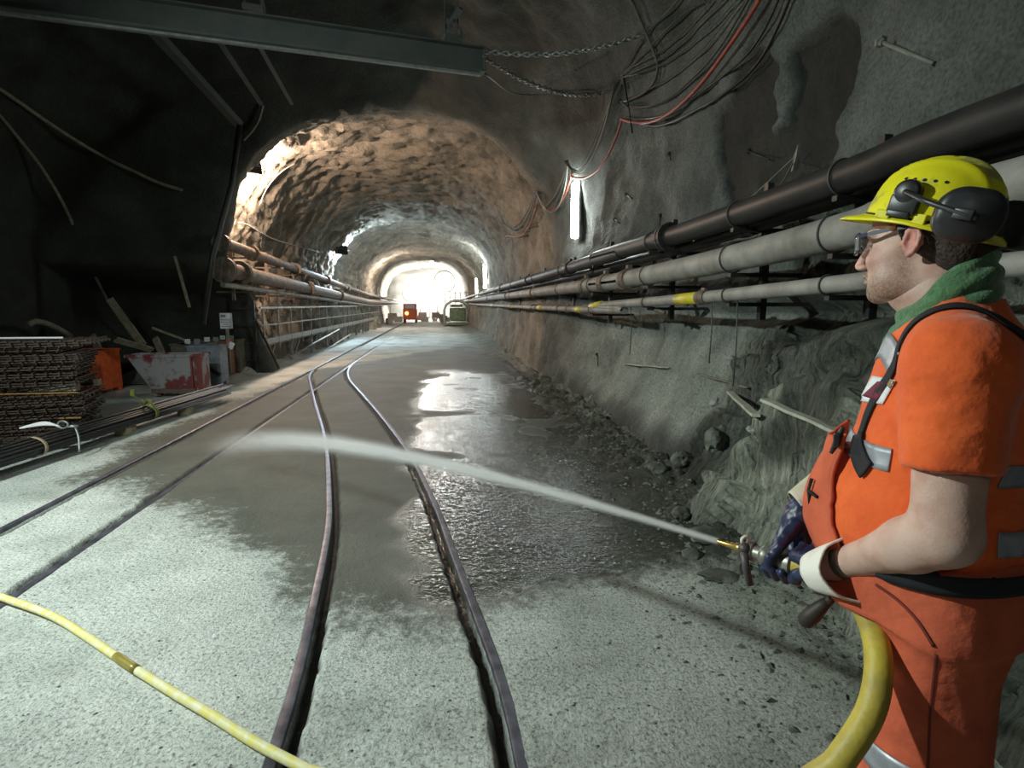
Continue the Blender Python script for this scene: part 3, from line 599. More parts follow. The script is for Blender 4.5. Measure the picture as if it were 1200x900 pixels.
for y, t in ((13.0, 'at the tunnel mouth'), (15.5, 'above the start of the railing'), (18.2, 'above the railing, third along'), (21.5, 'above the railing, fourth along'), (26, 'before the second floodlight'), (32, 'farthest to be seen')):
    root = empty('pipe_bracket', 'steel bracket carrying the left wall pipes '+t, 'bracket', (-4.45, y, 1.85-.02*(y-12.5)), 0, 'brackets of the left pipes'); k = -.02*(y-12.5)
    b = MB(); b.box((0, 0, .5), (.06, .06, 1.3)); b.build('post', M['rust'], root)
    for z in (.03, .22, .76): b = MB(); b.beam((-.35, 0, z), (.42, 0, z), .05, .035); b.build('arm', M['rust'], root)
    b = MB(); b.box((.36, -.04, .12), (.02, .05, .09)); tag(b.build('reflector', M['white'], root), 'small white reflector')
root = empty('walkway', 'raised steel walkway with railing along the left tunnel wall', 'walkway', (-4.2, 14, 0))
WY = [14.1+1.27*k for k in range(22)]
b = MB(); b.box((-.32, 13.5, .60), (.62, 27.4, .05)); b.build('deck', M['wood'], root)
b = MB(); b.beam((0, -.1, 1.52), (0, 27.2, 1.52), .045, .045); b.build('top_rail', M['steel'], root)
b = MB(); b.beam((0, -.1, 1.10), (0, 27.2, 1.10), .035, .035); b.build('middle_rail', M['steel'], root)
b = MB(); b.box((0, 13.5, .70), (.025, 27.2, .14)); b.build('toe_board', M['steel'], root)
for k, y in enumerate(WY):
    yy = y-14; b = MB(); b.box((0, yy, 1.0), (.04, .04, 1.06)); b.build('railing_post', M['steel'], root)
    if k % 2 == 0:
        b = MB(); b.box((-.03, yy, .30), (.06, .06, .62)); b.beam((-.02, yy+.05, .05), (-.02, yy+.9, .56), .04, .04); b.build('trestle', M['steel'], root)
root2 = empty('frame_ladder', 'dark upright steel frame at the near end of the walkway', 'frame', (-4.25, 13.6, 0))
b = MB(); b.box((0, 0, .85), (.06, .06, 1.7)); b.box((-.5, 0, .85), (.05, .05, 1.7)); b.build('upright', M['black'], root2)
b = MB(); [b.beam((-.5, 0, z), (0, 0, z), .03, .03) for z in (.3, .7, 1.1, 1.5)]; b.beam((0, 0, 1.3), (.35, .5, .05), .035, .035); b.build('rungs', M['black'], root2)
for px, py, qx, qy, t in ((398, 425, 450, 392, 'lower'), (380, 418, 437, 386, 'upper')):
    a = at(px-40, py, 0, -4.0); c = at(qx-40, qy, 0, -4.0); b = MB(); b.tube([a, c], .03, 8); tag(b.build('drain_pipe', M['steel'], None, True), t+' pale thin tube leaning below the walkway', 'pipe', 'tubes below the walkway')
# ================================================================ roof beam, chains, struts
BZ = 4.45; b0 = at(567, 72, 2, BZ); b1 = at(100, 8, 2, BZ); bd_ = (b1-b0).normalized(); b1 = b0+bd_*6.3
root = tag(empty('steel_beam', 'long grey steel I-beam hanging under the cavern roof', 'beam', tuple((b0+b1)/2)), kind='thing'); ctr = (b0+b1)/2; hd = (b1-b0)/2
sdv = bd_.cross(Vector((0, 0, 1))).normalized()
b = MB(); b.beam(-hd+Vector((0, 0, .13)), hd+Vector((0, 0, .13)), .16, .018); b.beam(-hd-Vector((0, 0, .13)), hd-Vector((0, 0, .13)), .16, .018); b.beam(-hd, hd, .014, .25); b.build('i_section', M['beam'], root)
b = MB(); b.beam(-hd*.985-Vector((0, 0, .155)), hd-Vector((0, 0, .155)), .05, .025); b.build('lower_rail', M['steel'], root)
b = MB(); b.beam(-hd+Vector((0, 0, 0)), -hd*.997, .14, .24); b.build('end_plate', M['beam'], root)
for px, t in ((300, 'left'), (541, 'right')):
    c = at(px, 25, 2, BZ+.15); c = b0+bd_*((c-b0).dot(bd_)); c.z = BZ+.15
    h = empty('beam_hanger', t+' clamp and rods holding the grey roof beam', 'hanger', tuple(c), math.atan2(bd_.y, bd_.x), 'hangers of the roof beam')
    b = MB(); b.box((0, 0, .03), (.20, .22, .05)); b.box((-.09, 0, .08), (.03, .2, .1)); b.build('clamp', M['beam'], h)
    b = MB(); b.beam((.1, -.12, .1), (-.08, .14, .32), .05, .05); b.build('link_arm', M['beam'], h)
    for s_ in (-.075, .075): b = MB(); b.tube([(s_, 0, .05), (s_, 0, 2.6)], .010, 8); b.build('rod', M['beam'], h)
def chain(p1, p2, sag, label, ll=.085, r=.009):
    a, c = Vector(p1), Vector(p2); n = int((c-a).length/(ll*.72)); b = MB(); d = (c-a).normalized()
    for i in range(n):
        t = (i+.5)/n; p = a.lerp(c, t)-Vector((0, 0, sag*4*t*(1-t))); t2 = t+.01; q = a.lerp(c, t2)-Vector((0, 0, sag*4*t2*(1-t2))); e = (q-p).normalized()
        n1 = e.orthogonal().normalized(); n1 = n1 if i % 2 else e.cross(n1)
        ring = [p+e*(math.cos(k*PI/5)*ll/2)+n1*(math.sin(k*PI/5)*ll*.28) for k in range(10)]; b.tube(ring, r, 5, closed=True)
    return tag(b.build('chain', M['steel'], None, True), label, 'chain', 'chains at the end of the roof beam')
chain(b0+Vector((0, 0, .12)), wall_hit(758, 37, .05), .12, 'upper steel chain from the roof beam to the right wall')
chain(b0+Vector((0, 0, .05)), wall_hit(708, 108, .05), .16, 'lower steel chain from the roof beam to the right wall')
b = MB(); b.tube(spline([b0-Vector((0, 0, .13)), wall_hit(620, 100, .3), wall_hit(700, 107, .06)], 8), .01, 6); tag(b.build('tie_rod', M['black'], None, True), 'thin dark cable from beam end to the right wall', 'cable')
def strut(p1, p2, w, label, m='beam', d1=None, d2=None):
    a, c = p1, p2; b = MB(); b.beam(a, c, w, w*.8); return tag(b.build('steel_strut', M[m], None), label, 'strut', 'struts under the roof at upper left')
for (x1, y1), (x2, y2), w_, t in (((165, 20), (280, 146), .14, 'thickest'), ((250, 38), (306, 122), .06, 'second'), ((300, 47), (342, 122), .05, 'rightmost')):
    strut(at(x1, y1, 1, 8.8)+Vector((0, 0, .0)), at(x2, y2, 1, 11.3), w_, t+' of the slanting struts left of the tunnel arch')
b = MB(); b.tube([at(281, 146, 1, 11.25), at(272, 215, 1, 11.2), at(249, 300, 1, 11.0), at(238, 380, 1, 10.9)], .05, 10); tag(b.build('downpipe', M['darkpipe'], None, True), 'dark upright pipe along the left edge of the arch', 'pipe')
def lcable(pts, r, label, m='wood', off=.06, name='wall_cable', cat='cable'):
    return cable(pts, r, M[m], label, off, name, 'cables on the left wall', cat=cat)
lcable([(-20, 92), (0, 102), (43, 137), (100, 170), (133, 193), (157, 197), (187, 218), (215, 223)], .03, 'long hose sagging across the dark left wall')
lcable([(-10, 125), (0, 138), (57, 203), (80, 240), (100, 300), (125, 355), (160, 400)], .028, 'straight hose slanting down the dark left wall')
lcable([(308, 122), (306, 140), (296, 155), (286, 164)], .02, 'short dark hose bent between strut and arch')
lcable([(275, 262), (284, 258), (300, 272), (318, 282), (345, 287), (372, 296)], .018, 'pale cable on the lit rock below the floodlight', 'palewood', .08)
lcable([(301, 240), (309, 220), (318, 208), (332, 195), (345, 190)], .012, 'thin pale conduit curving up from the floodlight wall', 'palewood', .06)
lcable([(0, 392), (8, 386), (22, 383), (38, 387), (50, 395)], .05, 'arched grey hose rising behind the mesh stack', 'wood', .5)
# ================================================================ reinforcement mats
SY = 6.9
def zat(py, x=50): return at(x, py, 1, SY).z
def xat(px, py=450): return at(px, py, 1, SY).x
def mat_mesh(LX=2.9, LY=.70, r=.0065):
    b = MB()
    for k in range(int(LY/.15)+1): y = k*.15+.03; b.box((-LX/2, y, 0), (LX, r*2, r*2))
    for k in range(int(LX/.12)+1): x = -.03-k*.12; b.box((x, LY/2, r*2), (r*2, LY+.06, r*2))
    return b
proto = None; zr = random.Random(3)
gt = {'top': 'rusty steel mesh mat in the ragged upper pile of the stack at the left edge', 'mid': 'rusty steel mesh mat in the middle pile, below the dark gap of the stack', 'low': 'rusty steel mesh mat in the lowest pile of the stack, nearest the floor'}
xr0 = xat(92)
def place_mat(z, x, y, rz, k):
    global proto
    if proto is None: o = mat_mesh().build('mesh_mat', M['mesh']); proto = o
    else: o = proto.copy(); C.objects.link(o)
    o.location = (x, y, z); o.rotation_euler = (0, 0, rz+.25); tag(o, gt[k], 'mesh mat', {'top': 'mats of the upper pile', 'mid': 'mats of the middle pile', 'low': 'mats of the lowest pile'}[k])
ztop = zat(398)
zz = zat(516)+.0
zz = max(zz, .09)
zl0 = zz
def pile(z0, z1, k, jx, xoff=0):
    z = z0
    while z < z1: place_mat(z, xr0+xoff+zr.uniform(-jx, jx), SY+zr.uniform(-.04, .04), zr.uniform(-.012, .012), k); z += .0262
z_a, z_b, z_c = zat(490), zat(462), zat(451)
pile(zl0, z_a-.03, 'low', .05); pile(z_a+.01, z_b, 'mid', .07, .03); 
z = z_c; 
while z < ztop:
    f = (z-z_c)/(ztop-z_c); place_mat(z, xr0-.04+.34*f*f*(.6+.4*zr.random())-.25*math.exp(-((f-.75)/.08)**2)+zr.uniform(-.05, .05), SY+zr.uniform(-.05, .05), zr.uniform(-.02, .02), 'top'); z += .0262
for zz_, t in ((.04, 'on the floor under the mesh stack'), ((z_b+z_c)/2, 'in the dark gap of the mesh stack')):
    for y_, q in ((.15, 'front'), (.58, 'rear')):
        b = MB(); b.box((xr0-1.45, SY+y_, zz_), (2.7, .09, .075)); tag(b.build('timber_batten', M['wood'], None), q+' timber batten '+t, 'timber')
b = MB(); b.tube([Vector((xr0-2.9, SY-.01, ztop+.02)), Vector((xr0-.1, SY-.01, ztop+.02))], .012, 6); tag(b.build('steel_bar', M['white'], None, True), 'thin bright steel bar lying on top of the mesh stack', 'bar')
for zq, px in ((z_b+.01, 92), (z_a-.005, 85)):
    b = MB(); b.tube([Vector((xr0-2.9, SY-.06, zq)), Vector((xr0+.02, SY-.06, zq+.01))], .009, 6); tag(b.build('rusty_bar', mat('ochre_rust', (.33, .17, .04), .8), None, True), ('upper' if zq > .4 else 'lower')+' orange rusty bar along the front of the mesh stack', 'bar')
# ================================================================ bundle of black pipes on blocks
pA = G(8, 560); pB = G(268, 470); dB = (pB-pA).normalized(); pA2 = pA-dB*1.6; Lb = (pB-pA2).length; ang = math.atan2(dB.y, dB.x)
tb = MB(); tb.tube([(0, 0, 0), (Lb*.33, 0, .006), (Lb*.66, 0, -.004), (Lb, 0, 0)], .0165, 8); pr = None; k = 0; nrm = Vector((-dB.y, dB.x, 0)); spots = []
for ring, cnt in ((0, 1), (.037, 6), (.074, 12), (.108, 17)):
    for q in range(cnt): a = 2*PI*q/cnt+ring*9; spots.append((math.cos(a)*ring*1.25, math.sin(a)*ring*.8+.185))
for (s_, h_) in spots:
    if pr is None: o = tb.build('black_pipe', M['black'], None, True); pr = o
    else: o = pr.copy(); C.objects.link(o)
    sh = zr.uniform(-.25, .25); c = pA2+nrm*(s_+.10)+dB*sh; o.location = (c.x, c.y, h_); o.rotation_euler = (0, zr.uniform(-.002, .002), ang+zr.uniform(-.006, .006))
    tag(o, 'long slim black pipe in the strapped bundle on the floor at left', 'pipe', 'black pipes of the strapped bundle')
def along(t): return pA+dB*t+nrm*.10
def tie(t, w, m, label, name='strap', tail=False):
    c = along(t); b = MB(); n = 18; V = []
    for s_ in (-w/2, w/2):
        for k in range(n): a = 2*PI*k/n; V.append(c+dB*s_+nrm*(math.cos(a)*.158)+Vector((0, 0, .185+math.sin(a)*.108)))
    b.add(V, [(k, (k+1) % n, n+(k+1) % n, n+k) for k in range(n)])
    if tail:
        for sg in (1, -1):
            Q = [c+Vector((0, 0, .30)), c+Vector((0, 0, .37))+nrm*.05*sg, c+Vector((0, 0, .42 if sg > 0 else .33))+nrm*.12*sg-dB*.05, c+Vector((0, 0, .50 if sg > 0 else .2))+nrm*.15*sg]
            for p, q in zip(Q, Q[1:]): b.beam(p, q, .05, .006)
    o = b.build(name, m, None, True); sm = o.modifiers.new('t', 'SOLIDIFY'); sm.thickness = .005; return tag(o, label, 'strap')
tie((G(157, 500)-pA).dot(dB), .07, mat('lime_strap', (.13, .165, .025), .8), 'lime yellow knotted strap around the black pipe bundle', tail=True)
tie((G(42, 545)-pA).dot(dB), .04, mat('tan_strap', (.33, .25, .15), .7), 'tan strap around the near end of the black pipe bundle')
c0_ = along((G(70, 535)-pA).dot(dB)); root = empty('lashing', 'pale rope lashing with metal shackle on top of the black pipe bundle', 'lashing', tuple(c0_+Vector((0, 0, .31))))
b = MB(); [b.tube(spline([(-.30, -.03+.03*k, .02), (-.12, .02*k, .05+.01*k), (0, .0, .03), (.03, .02, .0)], 6), .011, 6) for k in (-1, 0, 1)]; b.build('rope', M['white'], root, True)
b = MB(); b.tube([(.06+.05*math.cos(a), .02, .03+.04*math.sin(a)) for a in np.linspace(0, 2*PI, 12, endpoint=False)], .010, 6, closed=True); b.tube([(.15+.05*math.cos(a), .02+.03*math.sin(a), .01) for a in np.linspace(0, 2*PI, 12, endpoint=False)], .010, 6, closed=True)
b.tube(spline([(.19, 0, .0), (.24, -.05, -.1), (.27, -.11, -.24)], 5), .010, 6); b.build('shackle', M['steel'], root, True)
for px, py, t in ((145, 509, 'nearer the mesh stack'), (216, 486, 'farther, below the red skip')):
    c = G(px, py); b = MB(); b.box((c.x, c.y+.05, .07), (.13, .3, .13), Matrix.Rotation(.1, 3, 'Z'), .006); tag(b.build('wood_block', mat('fresh_timber', (.36, .33, .2), .8, 0, (.25, .22, .13)), None), 'square timber block under the black pipes, '+t, 'timber', 'timber blocks under the pipe bundle')
c = G(187, 482); b = MB(); b.beam(c+Vector((-.35, -.1, .05)), c+Vector((.3, .3, .05)), .1, .03); tag(b.build('plank', mat('yellow_plank', (.42, .36, .12), .7), None), 'short yellowish plank beside the black pipe bundle', 'plank')
# ================================================================ bins and crates
def crate(name, label, cat, x0, x1, y0, y1, z0, z1, m, taper=0, parts=True, ribs=0, rim=.04, wall=.02, skew=0, group=None):
    cx, cy = (x0+x1)/2, (y0+y1)/2; root = empty(name, label, cat, (cx, cy, z0), skew, group); W, D, Hh = x1-x0, y1-y0, z1-z0
    b = MB(); o_ = [(-W/2+taper, -D/2, 0), (W/2, -D/2, 0), (W/2, D/2, 0), (-W/2+taper, D/2, 0), (-W/2, -D/2, Hh), (W/2, -D/2, Hh), (W/2, D/2, Hh), (-W/2, D/2, Hh)]
    i_ = [(x+(wall if x < 0 else -wall), y+(wall if y < 0 else -wall), max(z, wall) if z == 0 else z) for x, y, z in o_]
    b.add(o_+i_, [(0, 3, 2, 1), (0, 1, 5, 4), (1, 2, 6, 5), (2, 3, 7, 6), (3, 0, 4, 7), (8, 9, 10, 11), (8, 12, 13, 9), (9, 13, 14, 10), (10, 14, 15, 11), (11, 15, 12, 8), (4, 5, 13, 12), (5, 6, 14, 13), (6, 7, 15, 14), (7, 4, 12, 15)])
    b.build('body', m, root)
    b = MB(); e = rim; [b.beam(p, q, e, e) for p, q in (((-W/2-e/2, -D/2, Hh), (W/2+e/2, -D/2, Hh)), ((-W/2-e/2, D/2, Hh), (W/2+e/2, D/2, Hh)), ((-W/2, -D/2, Hh), (-W/2, D/2, Hh)), ((W/2, -D/2, Hh), (W/2, D/2, Hh)))]; b.build('rim', m, root)
    if ribs:
        b = MB()
        for k in range(ribs): b.beam((-W/2+taper*(1-(k+1)/(ribs+1)), -D/2-.008, Hh*(k+1)/(ribs+1)), (W/2, -D/2-.008, Hh*(k+1)/(ribs+1)), .014, .022)
        b.build('ribs', m, root)
    b = MB(); [b.box((sx*(W/2-.06-(taper if sx < 0 else 0)), sy*(D/2-.06), -.035), (.1, .1, .07)) for sx in (-1, 1) for sy in (-1, 1)]; b.build('feet', m, root)
    return root, W, D, Hh
sk = at(150, 450, 1, 10.9)
r_, W_, D_, H_ = crate('orange_bin', 'orange painted steel bin between the mesh stack and the red skip', 'bin', -6.95, -5.98, 10.3, 11.3, .07, at(130, 414, 1, 10.3).z, M['orange'])
b = MB(); b.box((W_/2-.1, -D_/2-.02, H_-.10), (.12, .03, .14)); b.box((W_/2-.1, -D_/2-.02, H_-.3), (.08, .03, .05)); b.build('corner_bracket', M['orange'], r_)
ys_ = 10.2; x0_, x1_ = at(148, 420, 1, ys_).x, at(233, 420, 1, ys_).x
r_, W_, D_, H_ = crate('skip', 'chipped red and white steel skip with a sloping left side', 'skip', x0_, x1_, ys_, ys_+.42, .10, at(190, 417, 1, ys_).z, M['redskip'], taper=.38, rim=.05)
b = MB(); b.box((W_/2+.01, -D_/2-.03, H_/2), (.07, .05, H_+.06)); b.box((W_/2-.12, -D_/2-.02, H_/2), (.03, .03, H_)); b.build('corner_post', mat('dull_red', (.19, .03, .025), .6), r_)
b = MB(); b.box((.15, -D_/2-.02, .02), (W_*.62, .05, .07)); b.build('skid', mat('brown_steel', (.12, .09, .07), .7), r_)
ys_ = 11.5; x0_, x1_ = at(219, 410, 1, ys_).x, at(257, 410, 1, ys_).x
r_, W_, D_, H_ = crate('metal_crate', 'blue-grey ribbed metal crate standing behind the red skip', 'crate', x0_, x1_, ys_, ys_+.4, .07, at(240, 406, 1, ys_).z, M['bluegrey'], ribs=5)
b = MB(); b.beam((-W_/2+.03, -D_/2-.05, H_*.75), (W_/2, -D_/2-.05, H_*.22), .05, .07); b.build('brace', M['black'], r_)
for k, (x_, y_, col, nm) in enumerate(((-4.92, 11.95, 'wood', 'greenish grey slatted box right of the blue-grey crate'), (-4.80, 12.6, 'wood', 'brownish slatted box, middle of the row by the walkway'), (-4.72, 13.25, 'palewood', 'slatted box nearest the walkway frame'))):
    r_, W_, D_, H_ = crate('slatted_box', nm, 'box', x_-.45+.1*0, x_+.22, y_, y_+.55, .07, .80, mat('drab_crate', (.13, .125, .085), .7, 0, (.08, .08, .055)) if k != 1 else mat('rusty_crate', (.22, .10, .045), .7), ribs=5, group='slatted boxes by the walkway')
    b = MB(); b.box((.0, -D_/2-.01, H_+.06), (.10, .03, .10)); tag(b.build('latch_plate', M['white'], r_), 'pale latch plate with hole')
    b = MB(); b.box((.18, -D_/2-.01, H_+.06), (.10, .03, .10)); b.build('latch_plate', M['bluegrey'], r_)
b = MB(); c = at(271, 405, 1, 12.0); b.box(c, (.10, .01, .14), Matrix.Rotation(.5, 3, 'Y')); tag(b.build('paper_tag', M['white'], None), 'tilted white paper tag on the slatted boxes', 'tag')
b = MB(); b.box(c+Vector((-.02, .0, .10)), (.05, .02, .03)); tag(b.build('red_clip', mat('red_plastic', (.6, .05, .03), .5), None), 'small red clip above the white paper tag', 'clip')
# white information sign on the wall: lines of dark text bars are too small to read in the photo
c = at(265, 376, 1, 12.2); root = empty('notice_sign', 'small white notice sign with a round symbol, above the slatted boxes', 'sign', tuple(c))
b = MB(); b.box((0, 0, 0), (.24, .015, .32)); b.build('board', M['white'], root)
b = MB(); [b.box((-.01, -.010, .02-.045*k), (.18 if k != 2 else .12, .004, .014)) for k in range(4)]; b.box((-.05, -.010, .10), (.09, .004, .05)); b.build('printed_lines', mat('grey_print', (.2, .2, .22), .6), root)
b = MB(); b.disc_lathe((.06, -.008, .10), (.06, -.014, .10), [(0, .05), (.005, .05)], 14); b.build('round_symbol', mat('pale_disc', (.85, .85, .9), .4), root)
b = MB(); b.box((0, .03, -.55), (.05, .04, 1.1)); b.build('post', M['wood'], root)
c = at(248, 459, 1, 10.6); b = MB(); b.box((c.x, c.y, .09), (.17, .12, .07), bev=.008); tag(b.build('white_carton', M['white'], None), 'tiny white carton on the floor below the blue-grey crate', 'carton')
# planks and rubble against the left end wall
for (x1, y1, d1), (x2, y2, d2), w_, t in (((108, 393, 11.7), (121, 420, 11.5), .13, 'upright grey plank above the orange bin'), ((182, 396, 11.5), (192, 420, 11.3), .12, 'upright plank sticking out of the red skip'), ((136, 398, 10.6), (178, 410, 11.2), .11, 'slanting grey plank behind the skip'), ((128, 350, 10.9), (168, 404, 11.3), .12, 'long plank leaning on the left rock wall'), ((205, 300, 11.0), (222, 360, 11.2), .04, 'thin pale pole leaning beside the arch'), ((178, 384, 10.8), (216, 398, 11.2), .03, 'thin bent rod behind the skip')):
    b = MB(); b.beam(at(x1, y1, 1, d1), at(x2, y2, 1, d2), w_, .04, Vector((0, 1, .2))); tag(b.build('plank', M['wood'], None), t, 'plank', 'planks along the left end wall')
# ================================================================ stones
def rock_mesh(s, seed, flat=.6):
    bm = bmesh.new(); bmesh.ops.create_icosphere(bm, subdivisions=3, radius=1)
    for v in bm.verts:
        p = v.co.copy(); _, vp = mn.voronoi(p*1.3+Vector((seed*3.1, seed, 0))); c = mn.cell_vector(vp[0]*17)
        k = 1+.30*(c.x-.5)+.22*mn.noise(p*1.7+Vector((seed, 0, 0))); v.co = Vector((p.x*s[0], p.y*s[1], p.z*s[2]*1.0))*k
    V = [v.co.copy() for v in bm.verts]; Fq = [[v.index for v in f.verts] for f in bm.faces]; bm.free(); return V, Fq
def boulder(px, py, s, seed, label, m='stone', rz=0.0, tilt=.3, zoff=0):
    c = wall_hit(px, py, 0) if py < 600 and px < 900 else G(px, py)
    g = G(px, py); c = g if (g-Vector((0, 0, 1.6))).length < (c-Vector((0, 0, 1.6))).length+.3 else c
    V, Fq = rock_mesh(s, seed); o = mesh_obj('rock', V, Fq, M[m]); smooth_by_angle(o, 22)
    o.location = (c.x, c.y, max(c.z, fz(c.x, c.y))+s[2]*.35+zoff); o.rotation_euler = (tilt, tilt*.6, rz); return tag(o, label, 'rock', 'fallen rocks at the foot of the wall')
for i, (px, py, s, t, m, rz) in enumerate([
    (832, 640, (.17, .08, .045), 'flat dark slab of rock in front of the nozzle tip', 'stone', .3),
    (868, 662, (.09, .06, .05), 'angular grey rock right below the nozzle valve', 'stone', .8),
    (812, 655, (.07, .05, .03), 'small dark rock left of the flat slab', 'stone', 0),
    (846, 682, (.13, .055, .04), 'long dark rock lying below the flat slab', 'stone', -.2),
    (864, 678, (.05, .045, .05), 'stubby dark rock at the end of the long rock', 'stone', .4),
    (800, 610, (.12, .07, .05), 'low rock up the slope behind the water jet', 'stone', .7),
    (770, 560, (.10, .07, .05), 'dark rock at the wall foot above the water jet', 'stone', .2),
    (800, 548, (.13, .09, .08), 'block of rock in the dark corner before the outcrop', 'stone', .5),
    (838, 520, (.12, .10, .12), 'upright dark block beside the pale outcrop', 'stone', 1.1),
    (700, 500, (.10, .08, .05), 'rounded stone at the wall foot by the wet floor', 'stone', .1),
    (838, 474, (.07, .05, .05), 'pale boulder below the thin lath', 'palestone', .9),
    (882, 505, (.05, .04, .02), 'small white stone on the dark rocks', 'palestone', .3),
    (640, 452, (.14, .10, .06), 'far dark lump at the wall foot', 'stone', .0)]): boulder(px, py, s, i+2, t, m, rz)
# pebbles and chips nobody could count
b = MB(); pr_ = random.Random(11)
def chip(x, y, s):
    z = fz(x, y); V = []; n = 5
    V.append((x, y, z+s*.6)); 
    for k in range(n): a = 2*PI*k/n+pr_.random(); V.append((x+math.cos(a)*s*pr_.uniform(.6, 1.2), y+math.sin(a)*s*pr_.uniform(.5, 1.1), z+s*pr_.uniform(-.1, .25)))
    b.add(V, [(0, 1+k, 1+(k+1) % n) for k in range(n)])
for k in range(2600):
    y = 1.2+pr_.random()**1.6*7; x = 2.3-abs(pr_.gauss(0, .62)); 
    if x < -.2: continue
    chip(x, y, pr_.choice((.005, .007, .009, .012, .016, .028 if x > 1.3 else .01)))
for k in range(1100):
    y = 1.3+pr_.random()**1.5*5; x = pr_.uniform(-3.6, 1.4); chip(x, y, pr_.choice((.004, .005, .006, .009)))
for k in range(420):
    y = 3+pr_.random()*9; x = pr_.uniform(1.6, 2.35); chip(x, y, pr_.uniform(.012, .04))
tag(b.build('gravel', M['stone'], None), 'loose gravel and stone chips scattered over the floor near the right wall', 'gravel', kind='stuff')
# ================================================================ hose lying in the foreground
HP = [(-60, 688), (0, 706), (60, 728), (100, 752), (150, 786), (200, 818), (250, 848), (300, 880), (360, 912), (420, 940)]
HW = [G(x, y)+Vector((0, 0, .034)) for x, y in HP]; pts = spline([HW[0]+Vector((-2.2, .9, 0)), HW[0]+Vector((-.9, .25, 0))]+HW+[HW[-1]+Vector((.5, -.55, -.01)), HW[-1]+Vector((.9, -1.7, -.01))], 8); hb = MB(); hb.tube(pts, .0185, 16)
def stripe_hose():
    m, n, b_ = nt('worn_yellow_hose'); L = n.links.new; tc = nd(n, 'ShaderNodeTexCoord')
    n1 = nd(n, 'ShaderNodeTexNoise', i_Scale=24.0, i_Detail=4.0); L(tc.outputs['Object'], n1.inputs['Vector'])
    r = ramp(n, n1.outputs['Fac'], [(.40, (.62, .55, .14)), (.52, (.60, .57, .30)), (.62, (.66, .62, .40))]); L(r.outputs[0], b_.inputs['Base Color']); b_.inputs['Roughness'].default_value = .6; return m
ho = hb.build('floor_hose', stripe_hose(), None, True); tag(ho, 'pale yellow hose lying across the floor in the lower left foreground', 'hose')
i0 = min(range(len(pts)), key=lambda i: (pts[i]-G(138, 776)).length); i1 = min(range(len(pts)), key=lambda i: (pts[i]-G(163, 794)).length)
b = MB(); b.tube(pts[i0:i1+1] if i1-i0 > 1 else pts[i0:i0+3], .0195, 16); tag(b.build('tape_wrap', mat('olive_tape', (.30, .24, .04), .35), ho, True), 'shiny olive tape wrap')
# ================================================================ far heading: vehicle, formwork, lamps, haze
c = at(481, 372, 1, 50); root = empty('site_vehicle', 'small orange vehicle with a lit yellow lamp, far down the tunnel', 'vehicle', (c.x, 50, 0))
b = MB(); b.box((0, 0, .75), (1.15, 2.2, .95), bev=.08); b.build('body', M['orange'], root)
b = MB(); b.box((0, -.1, 1.42), (1.1, 1.5, .5), bev=.08); b.build('cab', M['orange'], root)
b = MB(); b.box((0, -.87, 1.42), (.85, .03, .3)); b.build('windscreen', M['white'], root)
b = MB(); b.disc_lathe((-.25, -1.1, .85), (-.25, -1.16, .85), [(0, .14), (.05, .12)], 14); tag(b.build('headlamp', emat('amber_lamp', (1, .55, .08), 9), root), 'glowing amber headlamp')
for sx in (-.5, .5):
    for sy in (-.7, .7): b = MB(); b.disc_lathe((sx-.09, sy, .26), (sx+.09, sy, .26), [(0, .2), (.02, .26), (.16, .26), (.18, .2)], 16); b.build('wheel', M['black'], root)
c = at(536, 383, 1, 42); root = empty('formwork_rig', 'round-topped steel rig with ribs standing at the far right', 'machine', (c.x, 42, 0)); 
for y in (0, .9, 1.8):
    b = MB(); A_ = [Vector((-.95, y, 0)), Vector((-.95, y, 1.0))]+[Vector((-.95*math.cos(t), y, 1.1+.8*math.sin(t))) for t in np.linspace(.15, PI-.15, 10)]+[Vector((.95, y, 1.0)), Vector((.95, y, 0))]; b.tube(A_, .09, 8); b.build('rib', mat('pale_green_steel', (.42, .46, .34), .6), root, True)
b = MB(); b.box((.05, .9, .85), (1.2, 1.6, 1.0), bev=.1); b.box((0, .9, 1.5), (.9, 1.2, .2), bev=.05); b.build('engine_box', M['machine'], root)
b = MB(); b.box((0, .9, .16), (1.9, 2.4, .14)); b.build('chassis', M['machine'], root)
c = at(546, 356, 1, 46); root = empty('guard_frame', 'white tubular guard frame above the round-topped rig', 'frame', (c.x-.2, 46, 0)); b = MB()
for k in range(6): b.box((-1.1+k*.44, 0, 1.3), (.06, .06, 2.6))
for z in (.9, 1.8, 2.55): b.beam((-1.1, 0, z), (1.1, 0, z), .06, .06)
b.build('bars', M['white'], root)
for k, (px, yy, t) in enumerate(((462, 47, 'left of the orange vehicle'), (497, 52, 'right of the orange vehicle'), (507, 54, 'between vehicle and rig'), (517, 50, 'just left of the round-topped rig'))):
    c = at(px, 372, 1, yy); root = empty('supply_heap', 'pale heap of site supplies '+t, 'supplies', (c.x, yy, 0), 0, 'supplies at the far heading'); b = MB()
    for q in range(4): b.box((zr.uniform(-.5, .5), zr.uniform(-.4, .4), .25+.28*q*.5), (zr.uniform(.4, .8), .6, .45), Matrix.Rotation(zr.uniform(-.5, .5), 3, 'Z'), .03)
    b.build('boxes', mat('pale_supplies', (.45, .38, .33), .7), root)
    b = MB(); b.tube([(-.3, 0, .3), (-.3, 0, 1.5)], .04, 6); b.build('pole', M['white'], root)
